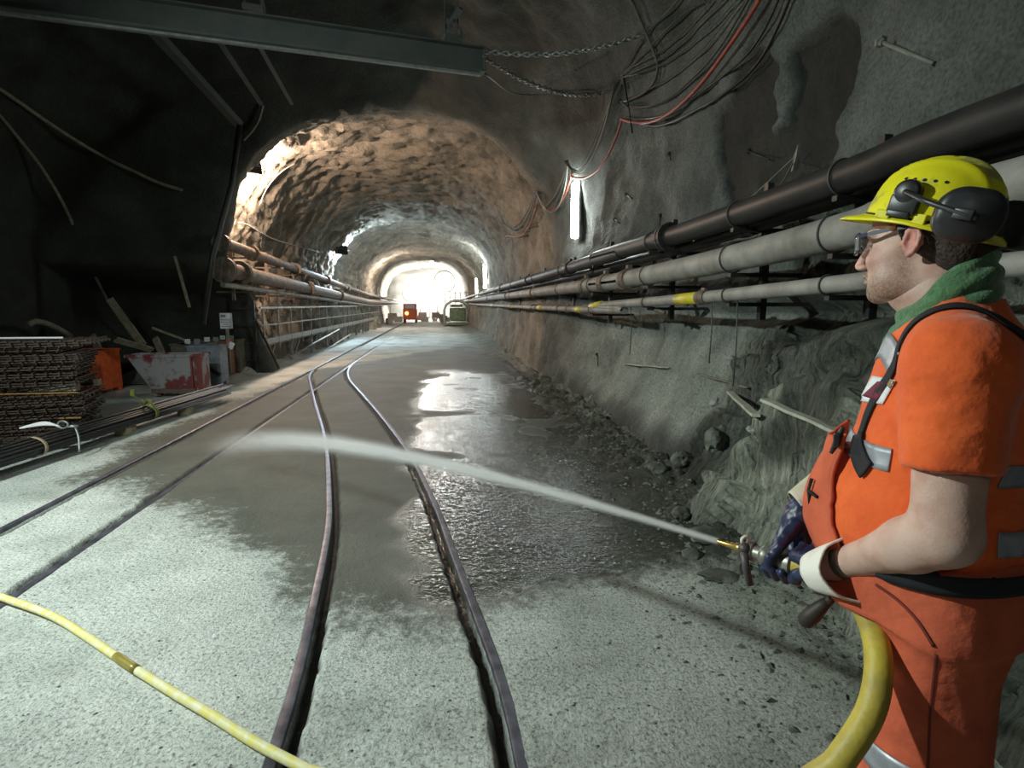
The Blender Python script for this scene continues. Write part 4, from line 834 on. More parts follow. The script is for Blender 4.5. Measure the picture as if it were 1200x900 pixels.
for k, (px, py, yy, s_, t) in enumerate(((481, 344, 58.6, .85, 'left big glaring lamp at the far heading'), (521, 330, 58.6, 1.15, 'right big glaring lamp at the far heading'), (506, 306, 52, .16, 'tiny lamp high above the far glare'), (449, 346, 46, .16, 'tiny bluish lamp at the left of the far glare'))):
    c = at(px, py, 1, yy); root = empty('heading_lamp', t, 'lamp', tuple(c), 0, 'lamps at the far heading')
    b = MB(); b.disc_lathe((0, .0, 0), (0, .3, 0), [(0, s_), (.06, s_*1.04), (.22, s_*.6), (.3, s_*.3)], 20); b.build('reflector', M['steel'], root, True)
    b = MB(); b.disc_lathe((0, -.01, 0), (0, .03, 0), [(0, s_*.7), (.02, s_*.97), (.04, s_*.97)], 24); b.build('lens', M['glow2'], root, True)
    if k < 2: b = MB(); b.box((0, .3, -c.z/2), (.12, .12, c.z)); b.build('mast', M['black'], root)
def volume_mat(name, dens, col=(1, 1, 1), aniso=.0):
    m = bpy.data.materials.new(name); m.use_nodes = True; n = m.node_tree; n.nodes.clear(); v = nd(n, 'ShaderNodeVolumeScatter'); v.inputs['Color'].default_value = (*col, 1); v.inputs['Density'].default_value = dens; v.inputs['Anisotropy'].default_value = aniso
    o = nd(n, 'ShaderNodeOutputMaterial'); n.links.new(v.outputs[0], o.inputs['Volume']); return m
b = MB(); b.box((-1.0, 53.5, 2.35), (6.4, 12, 4.6)); tag(b.build('dust_haze', volume_mat('dust', .034, (1, .96, .93), .2), None), 'bright dust haze filling the far end of the tunnel', 'haze', kind='stuff')
# ================================================================ implicit surfaces -> one continuous mesh
def surf(fn_, lo, hi, h):
    lo = np.array(lo, np.float32); hi = np.array(hi, np.float32); n = np.ceil((hi-lo)/h).astype(int)+1
    ax = [lo[i]+h*np.arange(n[i], dtype=np.float32) for i in range(3)]
    F = np.empty(n, np.float32)
    for i0 in range(0, n[0], 24):
        g = np.stack(np.meshgrid(ax[0][i0:i0+24], ax[1], ax[2], indexing='ij'), -1); F[i0:i0+24] = fn_(g.reshape(-1, 3)).reshape(g.shape[:3])
    S = F < 0; cs = S[:-1, :-1, :-1].astype(np.int8)
    for d in ((1, 0, 0), (0, 1, 0), (0, 0, 1), (1, 1, 0), (1, 0, 1), (0, 1, 1), (1, 1, 1)):
        cs = cs+S[d[0]:n[0]-1+d[0], d[1]:n[1]-1+d[1], d[2]:n[2]-1+d[2]]
    act = (cs > 0) & (cs < 8); idx = np.full(act.shape, -1, np.int64); I = np.argwhere(act); idx[act] = np.arange(len(I))
    acc = np.zeros((len(I), 3), np.float64); cnt = np.zeros(len(I))
    cor = [(a, b, c) for a in (0, 1) for b in (0, 1) for c in (0, 1)]
    for p in cor:
        for a in range(3):
            if p[a]: continue
            q = list(p); q[a] = 1
            f0 = F[I[:, 0]+p[0], I[:, 1]+p[1], I[:, 2]+p[2]]; f1 = F[I[:, 0]+q[0], I[:, 1]+q[1], I[:, 2]+q[2]]
            m = (f0 < 0) != (f1 < 0); t = np.where(m, f0/np.where(m, f0-f1, 1), 0)
            for k in range(3): acc[:, k] += np.where(m, p[k]+(t if k == a else 0), 0)
            cnt += m
    V = lo+h*(I+acc/np.maximum(cnt, 1)[:, None]); Q = []
    for a in range(3):
        b, c = (a+1) % 3, (a+2) % 3; sl0 = [slice(None)]*3; sl1 = [slice(None)]*3; sl0[a] = slice(0, -1); sl1[a] = slice(1, None)
        ch = S[tuple(sl0)] != S[tuple(sl1)]; E_ = np.argwhere(ch); E_ = E_[(E_[:, b] > 0) & (E_[:, c] > 0) & (E_[:, b] < n[b]-1) & (E_[:, c] < n[c]-1)]
        ins = S[E_[:, 0], E_[:, 1], E_[:, 2]]
        def cell(db, dc):
            k = E_.copy(); k[:, b] -= db; k[:, c] -= dc; return idx[k[:, 0], k[:, 1], k[:, 2]]
        q = np.stack([cell(1, 1), cell(0, 1), cell(0, 0), cell(1, 0)], -1); q[~ins] = q[~ins][:, ::-1]; Q.append(q)
    Q = np.concatenate(Q); return V.astype(np.float32), Q[(Q >= 0).all(1)]
A3 = lambda *v: np.array(v, np.float32)
def ell(P, c, r, R=None):
    p = P-A3(*c)
    if R is not None: p = p @ R
    r = A3(*r); k0 = np.linalg.norm(p/r, axis=1); k1 = np.linalg.norm(p/(r*r), axis=1)+1e-9; return k0*(k0-1)/k1
def cap(P, a, b, ra, rb):
    a, b = A3(*a), A3(*b); d = b-a; t = np.clip((P-a) @ d/(d @ d), 0, 1); return np.linalg.norm(P-a-t[:, None]*d, axis=1)-(ra+(rb-ra)*t)
def rbox(P, c, s, r, R=None):
    p = P-A3(*c)
    if R is not None: p = p @ R
    q = np.abs(p)-(A3(*s)-r); return np.linalg.norm(np.maximum(q, 0), axis=1)+np.minimum(q.max(1), 0)-r
def sm(a, b, k): h_ = np.maximum(k-np.abs(a-b), 0)/k; return np.minimum(a, b)-h_*h_*k*.25
def sub(a, b, k): return -sm(-a, b, k)      # a minus b
def rotm(axis, deg): return np.array(Matrix.Rotation(math.radians(deg), 3, axis), np.float32)
PX0, PY0, PROT = 1.017, .987, math.radians(137.5)
person = empty('person', 'worker in orange shirt and overalls with yellow helmet, spraying water from a hose', 'person', (PX0, PY0, 0.0), PROT)
M_P = Matrix.Translation((PX0, PY0, 0)) @ Matrix.Rotation(PROT, 4, 'Z'); M_Pi = M_P.inverted()
# ---- materials
def skin_material():
    m, n, b = nt('skin'); L = n.links.new; tc = nd(n, 'ShaderNodeTexCoord')
    n1 = nd(n, 'ShaderNodeTexNoise', i_Scale=22.0, i_Detail=5.0); L(tc.outputs['Object'], n1.inputs['Vector'])
    r = ramp(n, n1.outputs['Fac'], [(.35, (.50, .29, .23)), (.5, (.57, .36, .29)), (.68, (.62, .42, .35))])
    ab = nd(n, 'ShaderNodeAttribute', attribute_name='beard'); ar = nd(n, 'ShaderNodeAttribute', attribute_name='ruddy')
    n2 = nd(n, 'ShaderNodeTexNoise', i_Scale=260.0, i_Detail=3.0); L(tc.outputs['Object'], n2.inputs['Vector'])
    rr = nd(n, 'ShaderNodeMix', data_type='RGBA'); L(ar.outputs['Fac'], rr.inputs['Factor']); L(r.outputs[0], rr.inputs['A']); rr.inputs['B'].default_value = (.60, .22, .19, 1)
    th = nd(n, 'ShaderNodeMapRange', i_From_Min=.30, i_From_Max=.62, i_To_Min=.25, i_To_Max=1.0); L(n2.outputs['Fac'], th.inputs['Value'])
    mu = nd(n, 'ShaderNodeMath', operation='MULTIPLY'); L(ab.outputs['Fac'], mu.inputs[0]); L(th.outputs[0], mu.inputs[1])
    mx = nd(n, 'ShaderNodeMix', data_type='RGBA'); L(mu.outputs[0], mx.inputs['Factor']); L(rr.outputs['Result'], mx.inputs['A']); mx.inputs['B'].default_value = (.13, .07, .04, 1)
    L(mx.outputs['Result'], b.inputs['Base Color']); b.inputs['Roughness'].default_value = .55; b.inputs['Subsurface Weight'].default_value = .08; b.inputs['Subsurface Radius'].default_value = (.012, .005, .003); b.inputs['Subsurface Scale'].default_value = .5
    bp = nd(n, 'ShaderNodeBump', i_Strength=.5, i_Distance=.0012); L(n2.outputs['Fac'], bp.inputs['Height']); L(bp.outputs[0], b.inputs['Normal']); return m
SK = skin_material()
ORG = mat('orange_jersey', (.86, .135, .022), .85, 0, (.76, .105, .016), 14, .011, 13, sheen=.15)
RED = mat('faded_red_orange_twill', (.60, .115, .05), .88, 0, (.44, .075, .033), 9, .010, 15, c_lo=.3, c_hi=.6)
REF = mat('reflective_grey_tape', (.36, .37, .41), .42, .3, (.27, .28, .31), 30)
GRN = mat('green_fleece', (.085, .20, .085), .95, 0, (.045, .12, .05), 60, .003, 160, sheen=.4)
NAVY = mat('navy_rubber_glove', (.022, .032, .085), .42, 0, (.012, .018, .05), 30, .0008, 60)
CUFF = mat('white_canvas_cuff', (.78, .74, .68), .85, 0, (.52, .47, .34), 7, .001, 200, c_lo=.33, c_hi=.55)
HAIR = mat('dark_brown_hair', (.045, .028, .018), .7, 0, (.02, .012, .008), 60, .004, 150)
YEL = mat('yellow_helmet_shell', (.78, .70, .02), .33, 0, (.42, .38, .10), 13, .0004, 90, c_lo=.37, c_hi=.45, detail=9)
BLK = mat('black_plastic', (.018, .018, .02), .4, 0, (.03, .03, .032), 20)
WEB = mat('black_webbing', (.012, .013, .016), .8)
# ---- body: head frame is turned 22 degrees to his right
HC = Vector((.059, 0, 1.72)); HR = Matrix.Rotation(math.radians(-22), 3, 'Z'); HRn = np.array(HR, np.float32)
def H2(v): return HR @ Vector(v)+HC
def head_sdf(P):
    p = (P-A3(*HC)) @ HRn
    d = ell(p, (-.018, 0, .052), (.098, .077, .088))
    d = sm(d, ell(p, (.038, 0, -.02), (.058, .060, .088)), .03)
    d = sm(d, ell(p, (.035, 0, -.072), (.055, .058, .040)), .03)
    d = sm(d, ell(p, (.080, 0, -.098), (.018, .024, .020)), .022)
    for s in (1, -1):
        d = sm(d, ell(p, (.062, .040*s, -.028), (.026, .020, .022)), .02)          # cheek
        d = sm(d, ell(p, (.040, .048*s, -.075), (.035, .018, .030)), .02)          # jowl
        d = sm(d, cap(p, (.091, .012*s, .027), (.082, .044*s, .024), .009, .010), .014)
        d = sub(d, ell(p, (.108, .032*s, .006), (.020, .018, .013)), .012)
        d = sm(d, ell(p, (.080, .032*s, .004), (.014, .015, .012)), .003)
        e = ell(p, (-.008, .0785*s, .000), (.0155, .0065, .027), rotm('Y', -10) @ rotm('Z', 16*s))
        e = sub(e, ell(p, (-.004, .088*s, .003), (.0082, .0095, .016), rotm('Y', -10)), .003)
        pts = [(.003, .008), (.002, .019), (-.007, .026), (-.019, .022), (-.023, .008), (-.019, -.008), (-.012, -.020), (-.004, -.025)]
        for a, b_ in zip(pts, pts[1:]): e = sm(e, cap(p, (a[0], (.081-.25*a[0])*s, a[1]), (b_[0], (.081-.25*b_[0])*s, b_[1]), .0036, .0036), .004)
        e = sm(e, ell(p, (-.004, .077*s, -.023), (.006, .005, .007)), .005)
        e = sm(e, ell(p, (.010, .078*s, -.003), (.005, .006, .007)), .004)
        d = sm(d, e, .006)
    d = sm(d, cap(p, (.096, 0, .018), (.120, 0, -.036), .0075, .0105), .012)
    for s in (1, -1): d = sm(d, ell(p, (.110, .0125*s, -.041), (.012, .0075, .0075)), .006)
    d = sm(d, ell(p, (.098, 0, -.060), (.010, .024, .010)), .008); d = sm(d, ell(p, (.099, 0, -.074), (.008, .019, .0055)), .004)
    d = sub(d, cap(p, (.109, -.016, -.0675), (.109, .016, -.0675), .0022, .0022), .003)
    return d
def neck_sdf(P): return sm(cap(P, (.030, 0, 1.655), (.0, 0, 1.52), .064, .072), ell(P, (.055, 0, 1.615), (.06, .052, .035)), .03)
def arm_pts():
    return dict(sl=(0, .20, 1.49), el=(-.005, .238, 1.205), wl=(.150, .118, 1.060), sr=(0, -.20, 1.49), er=(.03, -.25, 1.20), wr=(.232, -.115, 1.140))
AP = arm_pts()
def body_sdf(P):
    d = neck_sdf(P)
    d = sm(d, ell(P, (-.015, 0, 1.36), (.115, .165, .20)), .04); d = sm(d, ell(P, (.02, 0, 1.15), (.145, .15, .18)), .05)
    d = sm(d, ell(P, (-.02, 0, .98), (.11, .15, .13)), .05)
    for s, sh, e, w_ in ((1, 'sl', 'el', 'wl'), (-1, 'sr', 'er', 'wr')):
        S_, E_, W_ = AP[sh], AP[e], AP[w_]
        d = sm(d, cap(P, (0, .10*s, 1.49), S_, .055, .055), .05)
        d = sm(d, cap(P, S_, E_, .060, .050), .03)
        m_ = tuple(E_[i]*.72+W_[i]*.28 for i in range(3)); 
        d = sm(d, cap(P, E_, m_, .047, .0475), .03); d = sm(d, cap(P, m_, W_, .0475, .029), .02)
        d = sm(d, cap(P, W_, tuple(W_[i]+(W_[i]-E_[i])*(.16 if s > 0 else .02) for i in range(3)), .027, .028), .02)
        k = (-.02, .098*s, .52); d = sm(d, cap(P, (-.02, .09*s, .93), k, .078, .056), .04); d = sm(d, cap(P, k, (-.04, .10*s, .10), .056, .040), .03)
    return d
V1, Q1 = surf(body_sdf, (-.20, -.34, .05), (.30, .34, 1.66), .0065)
V2, Q2 = surf(lambda P: sm(head_sdf(P), cap(P, (.030, 0, 1.655), (.018, 0, 1.60), .064, .067), .03), (-.07, -.13, 1.56), (.21, .13, 1.88), .0024)
body = np_obj('body', np.concatenate([V1, V2]), np.concatenate([Q1, Q2+len(V1)]), SK, person)
pv = np.concatenate([V1, V2]); hp = (pv-A3(*HC)) @ HRn
def bell(c, r): return np.clip(1.25-np.linalg.norm((hp-A3(*c))/A3(*r), axis=1), 0, 1)
beard = 1.5*np.maximum.reduce([bell((.105, 0, -.056), (.026, .042, .013))*1.4, bell((.090, 0, -.096), (.036, .040, .032))*1.2, .62*bell((.045, .05, -.085), (.06, .035, .04)), .62*bell((.045, -.05, -.085), (.06, .035, .04)), .45*bell((.01, .07, -.045), (.022, .03, .05)), .3*bell((.05, .05, -.05), (.05, .03, .03))])*(pv[:, 2] > 1.55)
ruddy = np.maximum.reduce([.8*bell((-.006, .083, 0), (.03, .02, .04)), .55*bell((.118, 0, -.034), (.02, .02, .02)), .35*bell((.06, .05, -.03), (.03, .02, .03))])*(pv[:, 2] > 1.6)
attr(body, 'beard', np.clip(beard, 0, 1)); attr(body, 'ruddy', np.clip(ruddy, 0, 1))
# hair at nape and temples
def hair_sdf(P):
    p = (P-A3(*HC)) @ HRn
    d = ell(p, (-.020, 0, .048), (.103, .0805, .094)); d = sm(d, ell(p, (-.062, 0, -.02), (.050, .060, .055)), .03)
    front = p[:, 0]-(.020+.25*np.clip(p[:, 2]-.01, 0, .1)); d = np.maximum(d, front)
    d = np.maximum(d, -(p[:, 2]+.075-.5*np.clip(p[:, 0]+.05, 0, 1)))
    ear = ell(p, (-.003, .085, -.006), (.028, .03, .036)); d = np.maximum(d, -ear); ear = ell(p, (-.003, -.085, -.006), (.028, .03, .036)); d = np.maximum(d, -ear)
    return d
Vh, Qh = surf(hair_sdf, (-.09, -.11, 1.60), (.13, .11, 1.88), .0035)
for i in range(len(Vh)): Vh[i] += .0018*mn.noise(Vector(Vh[i]*150))
np_obj('hair', Vh, Qh, HAIR, person)
# ---- scarf
def scarf_sdf(P):
    d = np.full(len(P), 9.0, np.float32)
    for k, (R_, r, z, tl) in enumerate(((.083, .019, .012, 44), (.090, .019, -.016, 41), (.094, .018, -.042, 36))):
        q = (P-A3(.020, 0, 1.622+z)) @ rotm('Y', tl); ang = np.arctan2(q[:, 1], q[:, 0]); Rr = R_*(1-.10*np.abs(np.sin(ang)))+.004*np.sin(ang*3+k)
        rad = np.hypot(q[:, 0], q[:, 1]); d = sm(d, np.hypot(rad-Rr, (q[:, 2]+.006*np.sin(ang*2+k*1.3)))-r*(1+.12*np.sin(ang*5+k)), .008)
    return d
Vc, Qc = surf(scarf_sdf, (-.13, -.14, 1.48), (.15, .14, 1.73), .0035); np_obj('scarf', Vc, Qc, GRN, person)
# ---- shirt
def shirt_core(P):
    d = ell(P, (-.008, 0, 1.38), (.145, .20, .19)); d = sm(d, ell(P, (.018, 0, 1.17), (.180, .19, .19)), .07)
    d = sm(d, ell(P, (-.04, 0, 1.42), (.12, .18, .15)), .05); d = sm(d, ell(P, (-.01, 0, 1.05), (.145, .185, .09)), .06)
    d = sm(d, cap(P, (.01, .04, 1.545), (0, .20, 1.50), .072, .068), .05); d = sm(d, cap(P, (.01, -.04, 1.545), (0, -.20, 1.50), .072, .068), .05)
    d = sm(d, cap(P, (.015, 0, 1.60), (0, 0, 1.50), .078, .10), .04)
    return d
def shirt_sdf(P):
    d = shirt_core(P)
    for s in (1, -1):
        S_ = (0, .20*s, 1.495); E_ = AP['el'] if s > 0 else AP['er']; h_ = tuple(S_[i]+(E_[i]-S_[i])*.60 for i in range(3))
        dr = np.array(h_)-np.array(S_); dr /= np.linalg.norm(dr)
        a = cap(P, S_, tuple(np.array(h_)+dr*.05), .078, .070); a = np.maximum(a, (P-A3(*h_)) @ dr.astype(np.float32)); d = sm(d, a, .035)
        ins = cap(P, tuple(np.array(h_)-dr*.025), tuple(np.array(h_)+dr*.06), .060, .062); d = np.maximum(d, -ins)
    # neck hole and hem
    d = np.maximum(d, (P[:, 2]-1.625)-(-.85*(P[:, 0]-.0)) - .0)
    hole = cap(P, (.01, 0, 1.56), (.03, 0, 1.75), .078, .10); d = np.maximum(d, -hole)
    d = np.maximum(d, (1.088-.18*P[:, 0])-P[:, 2])
    return d
Vs, Qs = surf(shirt_sdf, (-.20, -.33, 1.02), (.24, .33, 1.66), .0055)
def wrinkle(V, amp, fx_, seed, stretch=(1, 1, .35)):
    o = np.zeros(len(V))
    for i, v in enumerate(V):
        q = Vector((v[0]*fx_*stretch[0], v[1]*fx_*stretch[1], v[2]*fx_*stretch[2]+seed)); n_ = mn.noise(q)
        o[i] = amp*(1-2*abs(n_))*.6+amp*.6*mn.noise(q*.45)
    return o
def displace(V, Q, off):
    a = V[Q[:, 0]]; b = V[Q[:, 1]]; c = V[Q[:, 2]]; fnn = np.cross(b-a, c-a); N = np.zeros_like(V)
    for k in range(4): np.add.at(N, Q[:, k], fnn)
    N /= np.linalg.norm(N, axis=1)[:, None]+1e-12; return (V+N*off[:, None]).astype(np.float32)
w_ = wrinkle(Vs, .0085, 9, 2.0, (1, 1, .75))+wrinkle(Vs, .004, 19, 6.0, (1, 1, 1.6))*np.array([math.exp(-((v[2]-1.12)/.10)**2)+.5 for v in Vs])
rad_ = np.array([.0*math.sin(17*math.atan2(v[2]-1.40, v[0]-.02)+9*v[1]*3)*math.exp(-((math.hypot(v[0]-.05, v[2]-1.38)-.075)/.04)**2) if v[1] > .02 else 0 for v in Vs])
Vs = displace(Vs, Qs, w_+rad_)
shirt = np_obj('shirt', Vs, Qs, ORG, person)
shirt_bvh = BVHTree.FromPolygons([Vector(v) for v in Vs.tolist()], [tuple(q) for q in Qs.tolist()])
# ---- overalls: trousers and bib
def trouser_sdf(P):
    d = ell(P, (-.015, 0, 1.00), (.145, .19, .135))
    for s in (1, -1):
        fx_ = -.026 if s < 0 else -.022
        k = (fx_, .105*s, .55); d = sm(d, cap(P, (fx_+.004, .085*s, .92), k, .110, .098), .05); d = sm(d, cap(P, k, (fx_-.01, .11*s, .09), .098, .090), .04)
    q_ = np.hypot((P[:, 0]-.005)/.176, P[:, 1]/.196); cyl = np.maximum((q_-1)*.18, .98-P[:, 2]); d = sm(d, cyl, .04)
    d = np.maximum(d, P[:, 2]-(1.112-.20*P[:, 0])); d = np.maximum(d, .085-P[:, 2])
    return d
Vt, Qt = surf(trouser_sdf, (-.20, -.24, .06), (.20, .24, 1.17), .0075)
wt = wrinkle(Vt, .010, 7.5, 5.0, (1, 1, .35)); wt += np.array([.006*math.sin(v[2]*9+v[0]*34)*math.exp(-((v[2]-.95)/.14)**2) for v in Vt])
Vt = displace(Vt, Qt, wt); trousers = np_obj('trousers', Vt, Qt, RED, person)
tr_bvh = BVHTree.FromPolygons([Vector(v) for v in Vt.tolist()], [tuple(q) for q in Qt.tolist()])
zs_b = [1.315, 1.28, 1.24, 1.20, 1.16, 1.12, 1.08, 1.04, 1.00, .96]; xf_b = [.196, .206, .217, .228, .236, .238, .226, .202, .176, .155]; wn_b = [.082, .086, .096, .110, .122, .130, .138, .142, .145, .15]
V = []; Fb = []; nu = 25
for z in np.linspace(1.315, .96, 36):
    xf_ = np.interp(z, zs_b[::-1], xf_b[::-1]); w2 = np.interp(z, zs_b[::-1], wn_b[::-1])
    for u in np.linspace(-1, 1, nu):
        y = u*w2; x = xf_-4.4*y*y+.0035*math.sin(z*38+u*5)+.003*mn.noise(Vector((y*22, z*14, 3)))
        hh = shirt_bvh.ray_cast(Vector((.6, y, z)), Vector((-1, 0, 0)))
        if hh[0]: x = max(x, hh[0].x+.010)
        V.append((x, y, z+(.018*(abs(u)**3) if z > 1.30 else 0)))
for i in range(35):
    for j in range(nu-1): Fb.append((i*nu+j, (i+1)*nu+j, (i+1)*nu+j+1, i*nu+j+1))
bib = mesh_obj('bib', V, Fb, RED, person); m_ = bib.modifiers.new('cloth', 'SOLIDIFY'); m_.thickness = .006; m_.offset = 0
b = MB()
for s in (1,):
    edge = [V[i*nu+(nu-1)] for i in range(0, 30)]; b.tube([Vector(e) for e in edge], .0045, 6)
b.build('bib_seam', RED, bib, True)
# generic strip lying on a surface
def ribbon(name, path, w, m, bvh, parent, lift=.003, thick=.003, n=8, lab=None, free=()):
    P = spline([Vector(p) for p in path], n); S_ = []; N_ = []
    for p in P:
        q, nn, _, dist = bvh.find_nearest(p); S_.append(q+nn*lift); N_.append(nn)
    # smooth
    for _ in range(3):
        S_ = [S_[0]]+[S_[i]*.5+(S_[i-1]+S_[i+1])*.25 for i in range(1, len(S_)-1)]+[S_[-1]]; N_ = [N_[0]]+[(N_[i]*.5+(N_[i-1]+N_[i+1])*.25).normalized() for i in range(1, len(N_)-1)]+[N_[-1]]
    Vv = []; F_ = []; c = 5
    for i, (p, nn) in enumerate(zip(S_, N_)):
        t = (S_[min(i+1, len(S_)-1)]-S_[max(i-1, 0)]).normalized(); sd = nn.cross(t).normalized()
        for k in range(c):
            q = p+sd*w*(k/(c-1)-.5); h, hn, _, dd = bvh.find_nearest(q)
            if dd < .03 and (q-h).dot(hn) < lift: q = h+hn*lift
            Vv.append(q)
    for i in range(len(S_)-1):
        for k in range(c-1): F_.append((i*c+k, i*c+k+1, (i+1)*c+k+1, (i+1)*c+k))
    o = mesh_obj(name, Vv, F_, m, parent); md = o.modifiers.new('t', 'SOLIDIFY'); md.thickness = thick; md.offset = 1
    if lab: tag(o, lab)
    return o
def ring_path(bvh, z, a0, a1, cx=0, k=26, tilt=0.0, R=.5):
    out = []
    for t in np.linspace(a0, a1, k):
        o = Vector((cx+R*math.cos(t), R*math.sin(t), z+tilt*math.cos(t))); d = Vector((cx, 0, z))-o; h = bvh.ray_cast(o, d.normalized())
        if h[0]: out.append(h[0])
    return out
ribbon('reflective_band', ring_path(shirt_bvh, 1.305, -1.2, 1.10), .045, REF, shirt_bvh, shirt, lift=.0035, lab='silver reflective band')
ribbon('reflective_band', ring_path(shirt_bvh, 1.305, 2.0, 4.3), .045, REF, shirt_bvh, shirt, lift=.0035, lab='silver reflective band')
ribbon('reflective_band', ring_path(shirt_bvh, 1.18, 2.05, 4.2), .045, REF, shirt_bvh, shirt, lift=.0035, lab='silver reflective band')
ribbon('reflective_band', [(.140, -.06, 1.50), (.135, .0, 1.515), (.118, .05, 1.518), (.088, .09, 1.503), (.068, .12, 1.485)], .052, REF, shirt_bvh, shirt, lift=.0045, lab='silver reflective band')
for s in (1, -1):
    fx_ = -.026 if s < 0 else -.022; P_ = []
    for t in np.linspace(0, 2*PI, 34): P_.append((fx_+.13*math.cos(t), .105*s+.13*math.sin(t), .685+.012*math.sin(t)))
    ribbon('reflective_band', P_, .055, REF, tr_bvh, trousers, lift=.004, n=2, lab='grey reflective band')
ribbon('pocket_edge', [(.075, .15, 1.062), (.045, .18, 1.045), (.015, .20, 1.02), (-.010, .215, .985)], .005, mat('dark_seam', (.20, .03, .015), .8), tr_bvh, trousers, lift=.003, thick=.004)
ribbon('side_seam', [(-.012, .23, .97), (-.020, .23, .85), (-.026, .23, .72), (-.03, .23, .55), (-.035, .23, .3)], .004, mat('dark_seam', (.25, .04, .02), .8), tr_bvh, trousers, lift=.0015)
ribbon('shoulder_strap', [(-.145, .08, 1.38), (-.12, .10, 1.50), (-.07, .115, 1.562), (-.01, .125, 1.585), (.045, .125, 1.55), (.085, .12, 1.47), (.125, .105, 1.40), (.158, .090, 1.335)], .022, WEB, shirt_bvh, trousers, lift=.006, thick=.003, lab='black elastic shoulder strap')
ribbon('shoulder_strap', [(-.145, -.08, 1.38), (-.12, -.10, 1.50), (-.07, -.115, 1.562), (-.01, -.125, 1.585), (.045, -.125, 1.55), (.085, -.12, 1.47), (.125, -.105, 1.40), (.158, -.090, 1.335)], .022, WEB, shirt_bvh, trousers, lift=.006, thick=.003, lab='black elastic shoulder strap')
ribbon('strap_end', [(.160, .092, 1.338), (.150, .10, 1.315), (.128, .118, 1.29), (.105, .132, 1.272)], .040, WEB, shirt_bvh, trousers, lift=.010, thick=.004, lab='broad black webbing end')
ribbon('belt', ring_path(tr_bvh, 1.10, 1.15, 5.1, tilt=-.04), .036, WEB, tr_bvh, trousers, lift=.010, lab='black belt')
b = MB(); b.box((.178, .078, 1.318), (.012, .035, .03), bev=.003); b.tube([(.168, .085, 1.345), (.180, .080, 1.31), (.186, .074, 1.285)], .005, 8); b.build('buckle', BLK, trousers)
b = MB(); b.tube([(.222, .05, 1.215), (.226, .06, 1.19), (.206, .083, 1.185)], .004, 6); b.tube([(.226, .06, 1.19), (.221, .062, 1.16)], .0035, 6); b.build('bib_cord', WEB, bib, True)
b = MB(); b.tube(spline([Vector((.155, .07, 1.0)), Vector((.16, .08, .97)), Vector((.175, .08, .94))], 5), .010, 8); b.disc_lathe((.168, .08, .955), (.215, .085, .885), [(0, .009), (.02, .014), (.05, .019), (.075, .018), (.086, .008)], 12); o_ = b.build('hanging_tool', mat('brown_leather', (.03, .02, .014), .6), trousers, True); tag(o_, 'dark hanging leather tab')
# chest patch
def patch(quad_px, m, name, lift, parent, nu=8, nv=8):
    o = M_Pi @ Vector((0, 0, CAMZ)); Vv = []; F_ = []
    for i in range(nu+1):
        for j in range(nv+1):
            u, v = i/nu, j/nv; a = Vector(quad_px[0]).lerp(Vector(quad_px[1]), u); c = Vector(quad_px[3]).lerp(Vector(quad_px[2]), u); q = a.lerp(c, v)
            d = (M_Pi.to_3x3() @ ray(q.x, q.y)).normalized(); h = shirt_bvh.ray_cast(o, d); p = h[0] if h[0] else o+d*1.4; nn = h[1] if h[0] else -d
            Vv.append(p+nn*lift)
    for i in range(nu):
        for j in range(nv): k = i*(nv+1)+j; F_.append((k, k+1, k+nv+2, k+nv+1))
    ob = mesh_obj(name, Vv, F_, m, parent); md = ob.modifiers.new('t', 'SOLIDIFY'); md.thickness = .0012; return ob
pw = patch([(1024, 441), (1052, 446), (1036, 474), (1008, 470)], mat('white_print', (.80, .80, .82), .7), 'chest_emblem', .004, shirt); tag(pw, 'white chest emblem with dark red shape')
patch([(1031, 448), (1044, 449), (1031, 470), (1014, 464)], mat('maroon_print', (.16, .008, .03), .7), 'emblem_shape', .006, pw)
patch([(1046, 444), (1052, 447), (1046, 456), (1040, 449)], mat('olive_print', (.25, .20, .10), .7), 'emblem_shape', .006, pw)
# boots
for s in (1, -1):
    fx_ = -.026 if s < 0 else -.022
    Vb, Qb = surf(lambda P: np.maximum(sm(cap(P, (fx_-.02, .11*s, .20), (fx_-.02, .11*s, .06), .055, .052), ell(P, (fx_+.05, .115*s, .045), (.14, .05, .05)), .03), .0-P[:, 2]), (fx_-.12, .11*s-.09, -.012), (fx_+.22, .11*s+.09, .26), .006)
    np_obj('boot', Vb, Qb, WEB, person)
# ---- helmet (head frame, tipped back)
HT = Matrix.Rotation(math.radians(-16), 3, 'Y')
def HL(v): return H2(HT @ Vector(v)+Vector((-.006, 0, .040)))
def helm(th, ph, off=0.0):
    cx, cy = math.cos(th), math.sin(th)
    a = (.118 if cx > 0 else .113)+off; bb = .101+off; hh = .118+off; e = .86
    r = math.cos(ph)**e if ph < PI/2 else 0; x = a*cx*r; y = bb*cy*r; z = hh*math.sin(ph)**1.02
    rg = .008*math.exp(-(y/.013)**2)+.0065*math.exp(-((abs(y)-.042)/.008)**2); z += rg*ss(.25, .6, math.sin(ph)); x += .004*cx*math.exp(-((abs(y)-.040)/.009)**2)*ss(.25, .6, math.sin(ph))
    return Vector((x, y, z))
V = []; F_ = []; NT = 72; rows = 26
for i in range(rows):
    ph = PI/2*(1-i/(rows-1))*.995
    for k in range(NT): V.append(HL(helm(2*PI*k/NT, ph)))
